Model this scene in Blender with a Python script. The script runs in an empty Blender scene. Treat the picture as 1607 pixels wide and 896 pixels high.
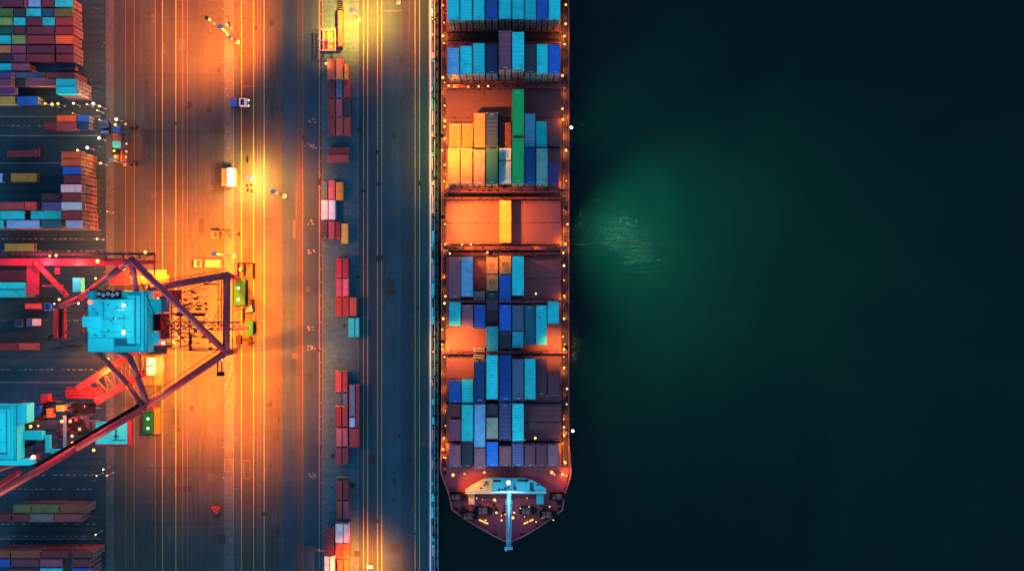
import bpy, bmesh, math, random
from mathutils import Vector, Matrix
R = math.radians
random.seed(7)
scene = bpy.context.scene
COL = scene.collection

# ------------------------------------------------------------------ measuring frame
H = 360.0            # drone height above the quay
F = 1980.0           # focal length in photograph pixels (photo 1607 px wide)
def P(px, py, z=0.0):
    k = (H - z) / F
    return Vector(((px - 803.5) * k, (448.0 - py) * k, z))
def S(n, z=0.0):     # pixels -> metres at height z
    return n * (H - z) / F

# ------------------------------------------------------------------ materials
def new_mat(name):
    m = bpy.data.materials.new(name); m.use_nodes = True
    nt = m.node_tree; b = nt.nodes['Principled BSDF']
    return m, nt, b
def N(nt, t, **kw):
    n = nt.nodes.new(t)
    for k, v in kw.items():
        if k in n.inputs: n.inputs[k].default_value = v
        else: setattr(n, k, v)
    return n
def paint(name, col, rough=.5, dirt=.35, scale=1.2, metal=0.0, dirtcol=(.05,.04,.035), spec=.4):
    """weathered paint: grime patches and a little value change per object"""
    m, nt, b = new_mat(name)
    b.inputs['Roughness'].default_value = rough; b.inputs['Metallic'].default_value = metal; b.inputs['Specular IOR Level'].default_value = spec
    tc = N(nt, 'ShaderNodeTexCoord'); oi = N(nt, 'ShaderNodeObjectInfo'); geo = N(nt, 'ShaderNodeNewGeometry')
    add = N(nt, 'ShaderNodeVectorMath', operation='ADD')
    nt.links.new(geo.outputs['Position'], add.inputs[0]); nt.links.new(oi.outputs['Location'], add.inputs[1])
    n1 = N(nt, 'ShaderNodeTexNoise', Scale=scale*.35, Detail=6.0, Roughness=.65)
    n2 = N(nt, 'ShaderNodeTexNoise', Scale=scale*2.2, Detail=4.0, Roughness=.7)
    nt.links.new(add.outputs[0], n1.inputs['Vector']); nt.links.new(add.outputs[0], n2.inputs['Vector'])
    r1 = N(nt, 'ShaderNodeMapRange'); r1.inputs[1].default_value = .48; r1.inputs[2].default_value = .75; r1.inputs[4].default_value = dirt
    nt.links.new(n1.outputs[0], r1.inputs[0])
    mx = N(nt, 'ShaderNodeMix', data_type='RGBA'); mx.inputs[6].default_value = (*col, 1); mx.inputs[7].default_value = (*dirtcol, 1)
    nt.links.new(r1.outputs[0], mx.inputs[0])
    hv = N(nt, 'ShaderNodeHueSaturation')
    ma = N(nt, 'ShaderNodeMath', operation='MULTIPLY_ADD'); ma.inputs[1].default_value = .35; ma.inputs[2].default_value = .80
    nt.links.new(oi.outputs['Random'], ma.inputs[0])
    mb = N(nt, 'ShaderNodeMath', operation='MULTIPLY_ADD'); mb.inputs[1].default_value = .30; mb.inputs[2].default_value = -.15
    nt.links.new(n2.outputs[0], mb.inputs[0])
    ms = N(nt, 'ShaderNodeMath', operation='ADD'); nt.links.new(ma.outputs[0], ms.inputs[0]); nt.links.new(mb.outputs[0], ms.inputs[1])
    nt.links.new(ms.outputs[0], hv.inputs['Value']); nt.links.new(mx.outputs[2], hv.inputs['Color'])
    nt.links.new(hv.outputs[0], b.inputs['Base Color'])
    mr = N(nt, 'ShaderNodeMapRange'); mr.inputs[3].default_value = max(.05, rough-.12); mr.inputs[4].default_value = min(1, rough+.2)
    nt.links.new(n2.outputs[0], mr.inputs[0]); nt.links.new(mr.outputs[0], b.inputs['Roughness'])
    return m
def glow(name, col, strength):
    m, nt, b = new_mat(name)
    b.inputs['Base Color'].default_value = (.1,.1,.1,1)
    b.inputs['Emission Color'].default_value = (*col, 1); b.inputs['Emission Strength'].default_value = strength
    return m
def asphalt(name, col, streak=(.34,.010), amount=.26, fine=.30, rough=.75, patch=.34, grid=None):
    """worn ground: long tyre streaks along one direction, blotches, grain"""
    m, nt, b = new_mat(name)
    b.inputs['Roughness'].default_value = rough; b.inputs['Specular IOR Level'].default_value = .12
    geo = N(nt, 'ShaderNodeNewGeometry')
    mp = N(nt, 'ShaderNodeMapping'); mp.inputs['Scale'].default_value = (streak[0], streak[1], 1)
    nt.links.new(geo.outputs['Position'], mp.inputs['Vector'])
    ns = N(nt, 'ShaderNodeTexNoise', Scale=1.6, Detail=5.0, Roughness=.7); nt.links.new(mp.outputs[0], ns.inputs['Vector'])
    nb = N(nt, 'ShaderNodeTexNoise', Scale=.07, Detail=6.0, Roughness=.6); nt.links.new(geo.outputs['Position'], nb.inputs['Vector'])
    nf = N(nt, 'ShaderNodeTexNoise', Scale=1.1, Detail=6.0, Roughness=.8); nt.links.new(geo.outputs['Position'], nf.inputs['Vector'])
    def centred(src, amt):
        q = N(nt, 'ShaderNodeMath', operation='MULTIPLY_ADD'); q.inputs[1].default_value = 2*amt; q.inputs[2].default_value = -amt
        nt.links.new(src, q.inputs[0]); return q.outputs[0]
    s = None
    for src, amt in ((ns.outputs[0], amount*1.6), (nb.outputs[0], patch*1.4), (nf.outputs[0], fine)):
        c = centred(src, amt)
        if s is None: s = c
        else:
            a = N(nt, 'ShaderNodeMath', operation='ADD'); nt.links.new(s, a.inputs[0]); nt.links.new(c, a.inputs[1]); s = a.outputs[0]
    if grid:
        br = N(nt, 'ShaderNodeTexBrick', Scale=1.0); br.inputs['Color1'].default_value = (0,0,0,1); br.inputs['Color2'].default_value = (.25,.25,.25,1); br.inputs['Mortar'].default_value = (1,1,1,1)
        br.inputs['Brick Width'].default_value = grid[0]; br.inputs['Row Height'].default_value = grid[1]; br.inputs['Mortar Size'].default_value = .05; br.offset = 0
        nt.links.new(geo.outputs['Position'], br.inputs['Vector'])
        q = N(nt, 'ShaderNodeMath', operation='MULTIPLY_ADD'); q.inputs[1].default_value = -.3
        nt.links.new(br.outputs[0], q.inputs[0]); nt.links.new(s, q.inputs[2]); s = q.outputs[0]
    a = N(nt, 'ShaderNodeMath', operation='ADD'); a.inputs[1].default_value = 1.0; a.use_clamp = False
    nt.links.new(s, a.inputs[0])
    mxx = N(nt, 'ShaderNodeMath', operation='MAXIMUM'); mxx.inputs[1].default_value = .25; nt.links.new(a.outputs[0], mxx.inputs[0])
    vm = N(nt, 'ShaderNodeVectorMath', operation='SCALE'); vm.inputs[0].default_value = col
    nt.links.new(mxx.outputs[0], vm.inputs['Scale']); nt.links.new(vm.outputs[0], b.inputs['Base Color'])
    return m

CC = {   # container paints (base colours)
 'cyan': (.015,.66,.64), 'pale blue': (.42,.64,.72), 'light blue': (.20,.42,.66), 'teal': (.015,.36,.38), 'dark teal': (.012,.11,.15),
 'blue': (.012,.12,.50), 'royal blue': (.012,.09,.40), 'navy': (.006,.032,.12), 'slate': (.08,.12,.20), 'black': (.025,.02,.03), 'charcoal': (.04,.035,.05),
 'plum': (.27,.06,.10), 'dark plum': (.14,.028,.05), 'mauve': (.38,.11,.15), 'purple': (.13,.05,.20), 'violet': (.07,.06,.19),
 'maroon': (.22,.032,.036), 'dark red': (.18,.020,.024), 'red': (.34,.055,.05), 'bright red': (.85,.06,.05), 'crimson': (.34,.03,.05), 'pink': (.38,.11,.14),
 'orange': (.72,.12,.02), 'amber': (.72,.30,.03), 'yellow': (.50,.36,.06), 'olive': (.12,.15,.04), 'light green': (.20,.38,.09), 'green': (.08,.20,.035),
 'bright green': (.012,.46,.10), 'dark green': (.004,.13,.075), 'cream': (.55,.19,.05), 'beige': (.36,.30,.24), 'white': (.78,.76,.74), 'salmon': (.60,.20,.07),
 'brown': (.28,.07,.035), 'taupe': (.20,.15,.14), 'grey green': (.17,.33,.30), 'pale pink': (.75,.55,.52),
}
CM = {k: paint('paint_'+k.replace(' ','_'), v, .45, .50) for k, v in CC.items()}
M = {}
M['galv'] = paint('galvanised_steel', (.42,.43,.43), .45, .3, 2.0, .5)
M['pale'] = paint('pale_paint', (.75,.75,.73), .5, .2)
M['white'] = paint('white_paint', (.80,.80,.78), .5, .15)
M['door_bar'] = paint('door_bar', (.42,.33,.30), .4, .15)
M['crane_red'] = paint('crane_red', (.60,.020,.028), .4, .55, .7, 0, (.09,.02,.02))
M['crane_maroon'] = paint('crane_maroon', (.40,.026,.055), .4, .5, .7, 0, (.07,.02,.025))
M['house_cyan'] = paint('house_cyan', (.018,.78,.76), .5, .26, .5, 0, (.02,.32,.34))
M['mast_blue'] = paint('mast_blue', (.16,.42,.60), .5, .3)
M['house_edge'] = paint('house_edge', (.010,.16,.22), .5, .2)
M['dark'] = paint('dark_steel', (.009,.009,.011), .6, .2, 1.2, 0, (.006,.006,.006), .08)
M['rubber'] = paint('rubber', (.008,.008,.009), .8, .1, 1.2, 0, (.006,.006,.006), .08)
M['door_panel'] = paint('door_panel', (.030,.014,.018), .6, .3)
M['grating'] = paint('grating', (.10,.05,.055), .6, .3)
M['deck'] = paint('deck_red', (.26,.030,.050), .6, .45, .8)
M['deck_dark'] = paint('walkway_red', (.040,.013,.018), .6, .4, .8)
M['hatch'] = paint('hatch_red', (.20,.046,.052), .55, .4, .9)
M['hull'] = paint('hull_paint', (.17,.03,.035), .5, .4, .4)
M['bulwark'] = paint('bulwark_paint', (.30,.06,.08), .5, .3, .6)
M['bogie_green'] = paint('bogie_green', (.002,.075,.030), .5, .3, 1.2, 0, (.002,.015,.008), .06)
M['cab_yellow'] = paint('machine_yellow', (.10,.085,.015), .5, .3)
M['glass'], _nt, _b = new_mat('dark_glass'); _b.inputs['Base Color'].default_value = (.02,.03,.04,1); _b.inputs['Roughness'].default_value = .08
M['lamp_orange'] = glow('lamp_orange', (1,.42,.06), 0.75)
M['lamp_amber'] = glow('lamp_amber', (1,.52,.08), 1.00)
M['lamp_white'] = glow('lamp_white', (1,.86,.72), 2.20)
M['lamp_red'] = glow('lamp_red', (1,.10,.06), 0.90)
M['lamp_green'] = glow('lamp_green', (.35,1,.75), 1.00)
M['strip_amber'] = glow('strip_amber', (1,.45,.04), 0.50)
M['lamp_cool'] = glow('lamp_cool', (.8,1,1), 2.50)

# ------------------------------------------------------------------ mesh builder
class MB:
    def __init__(s): s.bm = bmesh.new()
    def box(s, lo, hi, mi=0, rot=None, pivot=None):
        x0,y0,z0 = lo; x1,y1,z1 = hi
        vs = [Vector(c) for c in ((x0,y0,z0),(x1,y0,z0),(x1,y1,z0),(x0,y1,z0),(x0,y0,z1),(x1,y0,z1),(x1,y1,z1),(x0,y1,z1))]
        if rot is not None:
            pv = Vector(pivot); vs = [pv + rot @ (v-pv) for v in vs]
        b = [s.bm.verts.new(v) for v in vs]
        for q in ((3,2,1,0),(4,5,6,7),(0,1,5,4),(1,2,6,5),(2,3,7,6),(3,0,4,7)):
            f = s.bm.faces.new([b[i] for i in q]); f.material_index = mi
    def cbox(s, c, d, mi=0, rz=0.0):
        lo = [c[i]-d[i]/2 for i in range(3)]; hi = [c[i]+d[i]/2 for i in range(3)]
        s.box(lo, hi, mi, Matrix.Rotation(rz,3,'Z') if rz else None, c)
    def pbox(s, x0, y0, x1, y1, z0, z1, mi=0):
        """box whose top face covers the measured rectangle at height z1"""
        a = P(x0,y1,z1); b = P(x1,y0,z1)
        s.box((a.x,a.y,z0),(b.x,b.y,z1),mi)
    def tube(s, a, b, r, mi=0, n=10, r2=None):
        a = Vector(a); b = Vector(b); d = b-a; L = d.length
        if L < 1e-6: return
        d.normalize(); u = d.orthogonal().normalized(); w = d.cross(u)
        r2 = r if r2 is None else r2
        A = [s.bm.verts.new(a + (u*math.cos(t)+w*math.sin(t))*r) for t in (2*math.pi*i/n for i in range(n))]
        B = [s.bm.verts.new(b + (u*math.cos(t)+w*math.sin(t))*r2) for t in (2*math.pi*i/n for i in range(n))]
        for i in range(n):
            f = s.bm.faces.new((A[i],A[(i+1)%n],B[(i+1)%n],B[i])); f.material_index = mi; f.smooth = n > 6
        f = s.bm.faces.new(A[::-1]); f.material_index = mi
        f = s.bm.faces.new(B); f.material_index = mi
    def path(s, pts, r, mi=0, n=10):
        for i in range(len(pts)-1):
            s.tube(pts[i], pts[i+1], r, mi, n)
            if i: s.ball(pts[i], r*1.02, mi)
    def ball(s, c, r, mi=0, sub=2):
        g = bmesh.ops.create_icosphere(s.bm, subdivisions=sub, radius=r, matrix=Matrix.Translation(Vector(c)))
        for v in g['verts']:
            for f in v.link_faces: f.material_index = mi; f.smooth = True
    def prism(s, pts, z0, z1, mi=0, cap=True):
        b = [s.bm.verts.new((p[0],p[1],z0)) for p in pts]; t = [s.bm.verts.new((p[0],p[1],z1)) for p in pts]
        n = len(pts)
        area = sum(pts[i][0]*pts[(i+1)%n][1]-pts[(i+1)%n][0]*pts[i][1] for i in range(n))
        if area < 0: b.reverse(); t.reverse()
        for i in range(n):
            f = s.bm.faces.new((b[i],b[(i+1)%n],t[(i+1)%n],t[i])); f.material_index = mi
        if cap:
            f = s.bm.faces.new(t); f.material_index = mi
            f = s.bm.faces.new(b[::-1]); f.material_index = mi
    def quad(s, x0, y0, x1, y1, z, mi=0):
        v = [s.bm.verts.new(c) for c in ((x0,y0,z),(x1,y0,z),(x1,y1,z),(x0,y1,z))]
        f = s.bm.faces.new(v); f.material_index = mi
    def pquad(s, x0, y0, x1, y1, z, mi=0):
        a = P(x0,y1,z); b = P(x1,y0,z); s.quad(a.x,a.y,b.x,b.y,z,mi)
    def bevel(s, w):
        bmesh.ops.bevel(s.bm, geom=list(s.bm.edges), offset=w, segments=1, affect='EDGES', clamp_overlap=True)
        return s
    def build(s, name, mats, parent=None, loc=None):
        me = bpy.data.meshes.new(name)
        if loc is not None: bmesh.ops.translate(s.bm, verts=s.bm.verts, vec=-Vector(loc))
        elif parent is not None:
            off = Vector(); q = parent
            while q is not None: off += q.location; q = q.parent
            bmesh.ops.translate(s.bm, verts=s.bm.verts, vec=-off)
        s.bm.normal_update(); s.bm.to_mesh(me); s.bm.free()
        for m in (mats if isinstance(mats,(list,tuple)) else [mats]): me.materials.append(m)
        o = bpy.data.objects.new(name, me); COL.objects.link(o)
        if loc is not None: o.location = loc
        if parent is not None: o.parent = parent
        return o
def tag(o, label, cat, group=None):
    o['label'] = label; o['category'] = cat
    if group: o['group'] = group
    return o
def struct(o): o['kind'] = 'structure'; return o
def empty(name, loc, label, cat, group=None):
    o = bpy.data.objects.new(name, None); COL.objects.link(o); o.location = loc; o.empty_display_size = .5
    return tag(o, label, cat, group)
def lamp(kind, loc, col, power, size=.5, target=None, cone=150, blend=1.0, name='lamp_light'):
    l = bpy.data.lights.new(name, kind); l.color = col; l.energy = power; l.shadow_soft_size = size
    if kind == 'SPOT': l.spot_size = R(cone); l.spot_blend = blend
    o = bpy.data.objects.new(name, l); COL.objects.link(o); o.location = loc
    if target is not None:
        d = Vector(target) - Vector(loc); o.rotation_euler = d.to_track_quat('-Z','Y').to_euler()
    return o
SODIUM = (1.0,.35,.02); AMBER = (1.0,.44,.06); GROUND = (1.0,.125,.001)
ORD = ['zeroth','first','second','third','fourth','fifth','sixth','seventh','eighth','ninth','tenth','eleventh','twelfth','thirteenth','fourteenth','fifteenth','sixteenth','seventeenth','eighteenth','nineteenth','twentieth']
def qb(v): return v

# ------------------------------------------------------------------ SETTING: ground, lanes, markings, water
m_main  = asphalt('asphalt_main', (.034,.050,.052))
m_dark  = asphalt('asphalt_dark', (.017,.050,.076))
m_pale  = asphalt('asphalt_pale', (.017,.062,.090))
m_worn  = asphalt('asphalt_worn', (.040,.048,.040))
m_blue  = asphalt('concrete_strip', (.030,.112,.145), (.35,.35), .25, .6, .8, .3, (2.6,1.3))
m_yard  = asphalt('asphalt_yard', (.018,.048,.062), (.010,.6), .4, .3)
m_yardp = asphalt('asphalt_yard_worn', (.028,.056,.068), (.010,.6), .4, .3)
m_edge  = asphalt('apron_concrete', (.06,.085,.09), (.5,.5), .3, .6, .8, .4, (2.4,4.8))
m_quay  = asphalt('quay_asphalt', (.010,.058,.076))
YT, YB = -260, 1160      # pixel rows well beyond the frame
mb = MB(); a = P(-500, 1500); b = P(684.5, -600); mb.box((a.x,a.y,-12),(b.x,b.y,0)); struct(mb.build('ground', m_main))
Z1, Z2, Z3 = .012, .024, .036
def lane(name, x0, x1, mat, z=Z1, y0=YT, y1=YB):
    mb = MB(); mb.pquad(x0,y0,x1,y1,z); struct(mb.build(name, mat))
lane('yard_pavement', -420, 166, m_yard)
lane('yard_verge', 166.3, 179, m_edge)
lane('service_road', 197, 211, m_worn)
lane('crane_lane', 243.5, 255, m_worn)
lane('crane_lane', 276, 294, m_worn)
lane('cable_strip', 352, 367, m_edge)
lane('crane_lane', 380, 398, m_worn)
lane('service_road', 443, 466, m_dark)
lane('service_road', 475.5, 500, m_dark)
lane('container_strip', 506, 563, m_blue)
lane('quay_road', 563.3, 600, m_dark)
lane('quay_road', 600.3, 629.5, m_pale)
lane('quay_road', 629.8, 651, m_dark)
lane('quay_apron', 651.3, 674, m_quay)
for y0, y1, mt in ((164,182,m_yardp),(204,216,m_dark),(256,268,m_dark),(361,378,m_yardp),(397,404,m_yardp),(551,572,m_yardp),(600,640,m_dark),(826,845,m_yardp),(738,744,m_yardp),(770,790,m_dark)):
    lane('yard_lane', -400, 158 if y0 < 700 else 150, mt, Z2, y0, y1)
# painted lines
m_yel = paint('line_yellow', (.36,.36,.09), .6, .75, 2.0, 0, (.10,.09,.08))
m_wht = paint('line_white', (.24,.25,.25), .6, .7, 2.0, 0, (.10,.09,.09))
m_org = paint('line_orange', (.13,.13,.09), .6, .6, 2.0, 0, (.10,.08,.07))
m_drk = paint('rail_groove', (.018,.018,.02), .5, .3)
mb = MB()
for x, w, mi in ((197.3,.9,2),(210.8,.9,2),(243.7,.9,2),(255,1.1,0),(276,1.2,0),(286.7,1.0,2),(294,.6,2),(366.6,.9,2),(379,1.1,0),(398,1.1,0),(404.5,.6,2),(408.5,.6,2),(414.5,1.1,0),
              (475.3,.7,2),(501,1.1,1),(506.5,.8,2),(570.5,1.0,0),(577,1.1,0),(592.5,1.1,0),(599,1.1,0),(651.4,1.2,0),(658.4,1.1,0),(672.6,.8,2)):
    w *= .62; mb.pquad(x-w/2,YT,x+w/2,YB,Z3,mi)
# repaired patches, tyre marks, stains and drains on the paving
rg = random.Random(21); mp_ = MB()
for i in range(46):
    x = rg.uniform(205,660); y = rg.uniform(0,890)
    if 498 < x < 566: continue
    w_, h_ = rg.choice(((6,14),(10,8),(4,22),(12,18),(3,9))); mp_.pquad(x,y,x+w_*rg.uniform(.6,1.2),y+h_*rg.uniform(.6,1.4),Z2+.004+i*.0001,rg.choice((0,1)))
for i in range(20):
    x = rg.uniform(200,440) if i % 4 else rg.uniform(565,650); y = rg.uniform(-40,860); L_ = rg.uniform(30,130); dx = rg.uniform(-26,26)
    for off in (0,1.5*5.5/5.5*6.2/5.5*5.2):
        pts = []
        for k in range(13):
            u = k/12; sft = dx*(3*u*u-2*u*u*u); pts.append((x+off+sft,y+u*L_))
        for k in range(12):
            A = P(*pts[k],0); B = P(*pts[k+1],0); n_ = Vector((-(B-A).y,(B-A).x,0)).normalized()*.13
            z_ = Z2+.010+i*.0001; f_ = mp_.bm.faces.new([mp_.bm.verts.new((v.x,v.y,z_)) for v in (A-n_,B-n_,B+n_,A+n_)]); f_.material_index = 2
for i in range(60):
    c_ = P(rg.uniform(200,660),rg.uniform(0,890),0); r0 = rg.uniform(.25,1.1); z_ = Z2+.018+i*.0001
    vs_ = [mp_.bm.verts.new((c_.x+r0*rg.uniform(.6,1.2)*math.cos(t_),c_.y+r0*rg.uniform(.6,1.6)*math.sin(t_),z_)) for t_ in (2*math.pi*k/11 for k in range(11))]
    f_ = mp_.bm.faces.new(vs_); f_.material_index = 3
for x in (231,330,436,618):
    for y in range(20,900,74): mp_.pquad(x,y,x+2.2,y+3.2,Z2+.03,2)
for y in range(30,900,88):
    mp_.pquad(212,y,351,y+.45,Z2+.026,3); mp_.pquad(415,y+30,499,y+30.4,Z2+.026,3)
struct(mp_.build('paving_repairs',[asphalt('repair_dark',(.022,.036,.036)),asphalt('repair_pale',(.044,.062,.056)),asphalt('tyre_rubber',(.026,.040,.037)),asphalt('oil_stain',(.021,.033,.032))]))
for x, w in ((311,1.0),(320,.5),(340,.5),(400.8,.9),(247.5,.8),(251,.5),(465,1.0),(554,.6),(558.5,.8),(585,.5),(642,.6),(430,.6),(226,.6),(270,.6)):
    mb.pquad(x-w/2,YT,x+w/2,YB,Z3,3)
struct(mb.build('lane_markings', [m_yel,m_wht,m_org,m_drk]))
mb = MB()
for y in (198,375,394,503,580,745,767,822,841):
    x = 2
    while x < 150:
        w = random.uniform(4,7); 
        if random.random() < .8: mb.pquad(x,y-.5,x+w,y+.5,Z3,random.choice((0,1,2)))
        x += w + random.uniform(2,5)
for y in (213,183,256,361,600,640,660,845): mb.pquad(0,y-.4,158,y+.4,Z3,0)
for i in range(300):                                     # worn ticks and stencils beside the roads
    x = random.choice((random.uniform(141,178), random.uniform(352,366), random.uniform(345,372))); y = random.uniform(0,896)
    w, h = random.choice(((3,.7),(.7,3),(1.5,1.2),(5,.6)))
    mb.pquad(x,y,x+w*.8,y+h*.8,Z3+.012,random.choice((2,2,2,2,0)))
for y in range(-20,920,21):                               # sleeper marks by the kerb of the container strip
    mb.pquad(502.5,y,504.5,y+1.2,Z3+.012,2)
struct(mb.build('yard_markings', [m_wht,m_yel,m_org]))
mb = MB()
for x0,y0,x1,y1 in ((352,720,366,740),(382,722,393,751)):
    for q in ((x0,y0,x1,y0+.9),(x0,y1-.9,x1,y1),(x0,y0,x0+.9,y1),(x1-.9,y0,x1,y1)): mb.pquad(*q,Z3+.024,0)
mb.pquad(378,135.5,396,136.4,Z3+.024,0); mb.pquad(602,17.2,630,18,Z3+.024,0)
for (px,py) in ((490,190),(490,229),(489,349),(489,394),(489,515),(489,545),(490,745)):     # stencilled arrow signs on the road
    for k in range(9):
        x = px + random.uniform(-6,6); y = py + random.uniform(-4.5,4.5); w = random.uniform(1.2,4); h = random.uniform(.7,1.6)
        c = P(x,y,Z3+.024); mb.cbox((c.x,c.y,Z3+.02),(S(w),S(h),.006),1,random.uniform(-1,1))
struct(mb.build('road_stencils', [m_org,m_wht]))

# water
def make_water():
    m, nt, b = new_mat('harbour_water')
    b.inputs['Base Color'].default_value = (.0035,.017,.0145,1); b.inputs['Roughness'].default_value = .16; b.inputs['IOR'].default_value = 1.33; b.inputs['Specular IOR Level'].default_value = .28
    geo = N(nt,'ShaderNodeNewGeometry')
    # silt and algae drifting through the basin
    ncl = N(nt,'ShaderNodeTexNoise',Scale=.016,Detail=5.0,Roughness=.6,Distortion=1.2); nt.links.new(geo.outputs['Position'],ncl.inputs['Vector'])
    mx = N(nt,'ShaderNodeMix',data_type='RGBA'); mx.inputs[6].default_value=(.0010,.0080,.0105,1); mx.inputs[7].default_value=(.0028,.0165,.0125,1)
    rr = N(nt,'ShaderNodeMapRange'); rr.inputs[1].default_value=.22; rr.inputs[2].default_value=.80
    nt.links.new(ncl.outputs[0],rr.inputs[0]); nt.links.new(rr.outputs[0],mx.inputs[0]); nt.links.new(mx.outputs[2],b.inputs['Base Color'])
    mp = N(nt,'ShaderNodeMapping'); mp.inputs['Rotation'].default_value=(0,0,R(-35)); mp.inputs['Scale'].default_value=(.070,.40,1)
    nt.links.new(geo.outputs['Position'],mp.inputs['Vector'])
    n1 = N(nt,'ShaderNodeTexNoise',Scale=1.5,Detail=4.0,Roughness=.5,Distortion=.6); nt.links.new(mp.outputs[0],n1.inputs['Vector'])
    n2 = N(nt,'ShaderNodeTexNoise',Scale=.9,Detail=4.0,Roughness=.6); nt.links.new(geo.outputs['Position'],n2.inputs['Vector'])
    ad = N(nt,'ShaderNodeMath',operation='MULTIPLY_ADD'); ad.inputs[1].default_value=.25; nt.links.new(n2.outputs[0],ad.inputs[0]); nt.links.new(n1.outputs[0],ad.inputs[2])
    # the water is choppy where the ship's pumps discharge, faintly rippled along the hull, calm elsewhere
    def blob(cx, cy, rx, ry, rz, v0):
        c = P(cx,cy,-3); mm = N(nt,'ShaderNodeMapping'); mm.vector_type = 'TEXTURE'
        mm.inputs['Location'].default_value = c; mm.inputs['Rotation'].default_value = (0,0,R(rz)); mm.inputs['Scale'].default_value = (S(rx,-3),S(ry,-3),1)
        nt.links.new(geo.outputs['Position'],mm.inputs['Vector'])
        ln = N(nt,'ShaderNodeVectorMath',operation='LENGTH'); nt.links.new(mm.outputs[0],ln.inputs[0])
        r = N(nt,'ShaderNodeMapRange'); r.interpolation_type = 'SMOOTHSTEP'; r.inputs[1].default_value = .0; r.inputs[2].default_value = 1; r.inputs[3].default_value = v0; r.inputs[4].default_value = 0
        nt.links.new(ln.outputs['Value'],r.inputs[0]); return r.outputs[0]
    f1 = blob(1003,384,72,112,34,.80); f2 = blob(920,60,130,330,6,.16); f3 = blob(925,540,120,330,-4,.10)
    s1 = N(nt,'ShaderNodeMath',operation='ADD'); nt.links.new(f1,s1.inputs[0]); nt.links.new(f2,s1.inputs[1])
    s2 = N(nt,'ShaderNodeMath',operation='ADD'); nt.links.new(s1.outputs[0],s2.inputs[0]); nt.links.new(f3,s2.inputs[1])
    fal = N(nt,'ShaderNodeMath',operation='ADD'); fal.inputs[1].default_value = .10; nt.links.new(s2.outputs[0],fal.inputs[0])
    bp = N(nt,'ShaderNodeBump',Distance=1.6); nt.links.new(ad.outputs[0],bp.inputs['Height']); nt.links.new(fal.outputs[0],bp.inputs['Strength'])
    nt.links.new(bp.outputs[0],b.inputs['Normal'])
    return m
M['water'] = make_water()
mb = MB(); mb.quad(P(640,0).x,-420,520,420,-3.0); struct(mb.build('water', M['water']))

# ------------------------------------------------------------------ containers
def container_meshes():
    out = {}
    def fin(mb, name, nm):
        me = bpy.data.meshes.new(name); mb.bm.normal_update(); mb.bm.to_mesh(me); mb.bm.free()
        for _ in range(nm): me.materials.append(None)
        return me
    for key, waves, ribs in (('long',30,14),('short',16,8)):
        mb = MB()                                           # corrugated walls + ribbed roof
        side = []
        for i in range(waves*2+1):
            y = -.488 + .976*i/(waves*2); side.append((.480 if i%2 else .494, y))
        pts = side + [(-x,y) for x,y in reversed(side)]
        mb.prism(pts,.04,.965)
        for i in range(ribs):
            y = -.46+.92*(i+.5)/ribs; t = .92/ribs*.28
            v = [mb.bm.verts.new(c) for c in ((-.45,y-t,.9655),(.45,y-t,.9655),(.45,y-t*.5,.976),(-.45,y-t*.5,.976),(.45,y+t*.5,.976),(-.45,y+t*.5,.976),(.45,y+t,.9655),(-.45,y+t,.9655))]
            for q in ((0,1,2,3),(3,2,4,5),(5,4,6,7)): mb.bm.faces.new([v[k] for k in q])
        body = fin(mb,'container_body',1)
        mb = MB()                                           # frame: rails, posts, corner castings
        e = .012 if key=='long' else .02
        for sx in (-1,1):
            mb.box((sx*.5-(.03 if sx>0 else 0),-.5+e,.945),(sx*.5+(.03 if sx<0 else 0),.5-e,.992))
            mb.box((sx*.5-(.03 if sx>0 else 0),-.5+e,.0),(sx*.5+(.03 if sx<0 else 0),.5-e,.045))
            for sy in (-1,1):
                x0 = .46 if sx>0 else -.5; y0 = .5-e if sy>0 else -.5
                mb.box((x0,y0,.06),(x0+.04,y0+e,.94))
                for z0,z1 in ((0,.06),(.94,1.0)): mb.box((x0-.02 if sx>0 else x0,y0-.004 if sy>0 else y0,z0),(x0+.04 if sx>0 else x0+.06,y0+e if sy>0 else y0+e+.004,z1),1)
        for sy in (-1,1):
            y0 = .5-e*.9 if sy>0 else -.5
            mb.box((-.44,y0,.945),(.44,y0+e*.9,.99)); mb.box((-.44,y0,0),(.44,y0+e*.9,.045))
        frame = fin(mb,'container_frame',2)
        mb = MB()                                           # end with door leaves and lock bars (faces -Y)
        for x0,x1 in ((-.455,-.006),(.006,.455)):
            mb.box((x0,-.4975+e*.35,.05),(x1,-.484,.94))
        for x in (-.36,-.14,.14,.36):
            mb.tube((x,-.4965,.05),(x,-.4965,.94),.022,1,6)
        for z in (.12,.36,.62,.88):
            for x in (-.36,.14): mb.box((x-.05,-.4985,z-.026),(x+.27,-.4955,z+.026),1)
        door = fin(mb,'container_door',2)
        mb = MB()                                           # stencilled bars on the roof near one end
        for x0,x1,y0,y1 in ((-.16,-.02,-.450,-.443),(.02,.20,-.452,-.444),(-.05,.10,-.438,-.432)):
            mb.box((x0,y0,.9762),(x1,y1,.9795))
        mark = fin(mb,'roof_marking',1)
        out[key] = (body,frame,door,mark)
    return out
CMESH = container_meshes()
def lnk(o, i, m):
    o.material_slots[i].link = 'OBJECT'; o.material_slots[i].material = m
NCONT = 0; LOWER_OBJ = []; LAST = [None]
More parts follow.
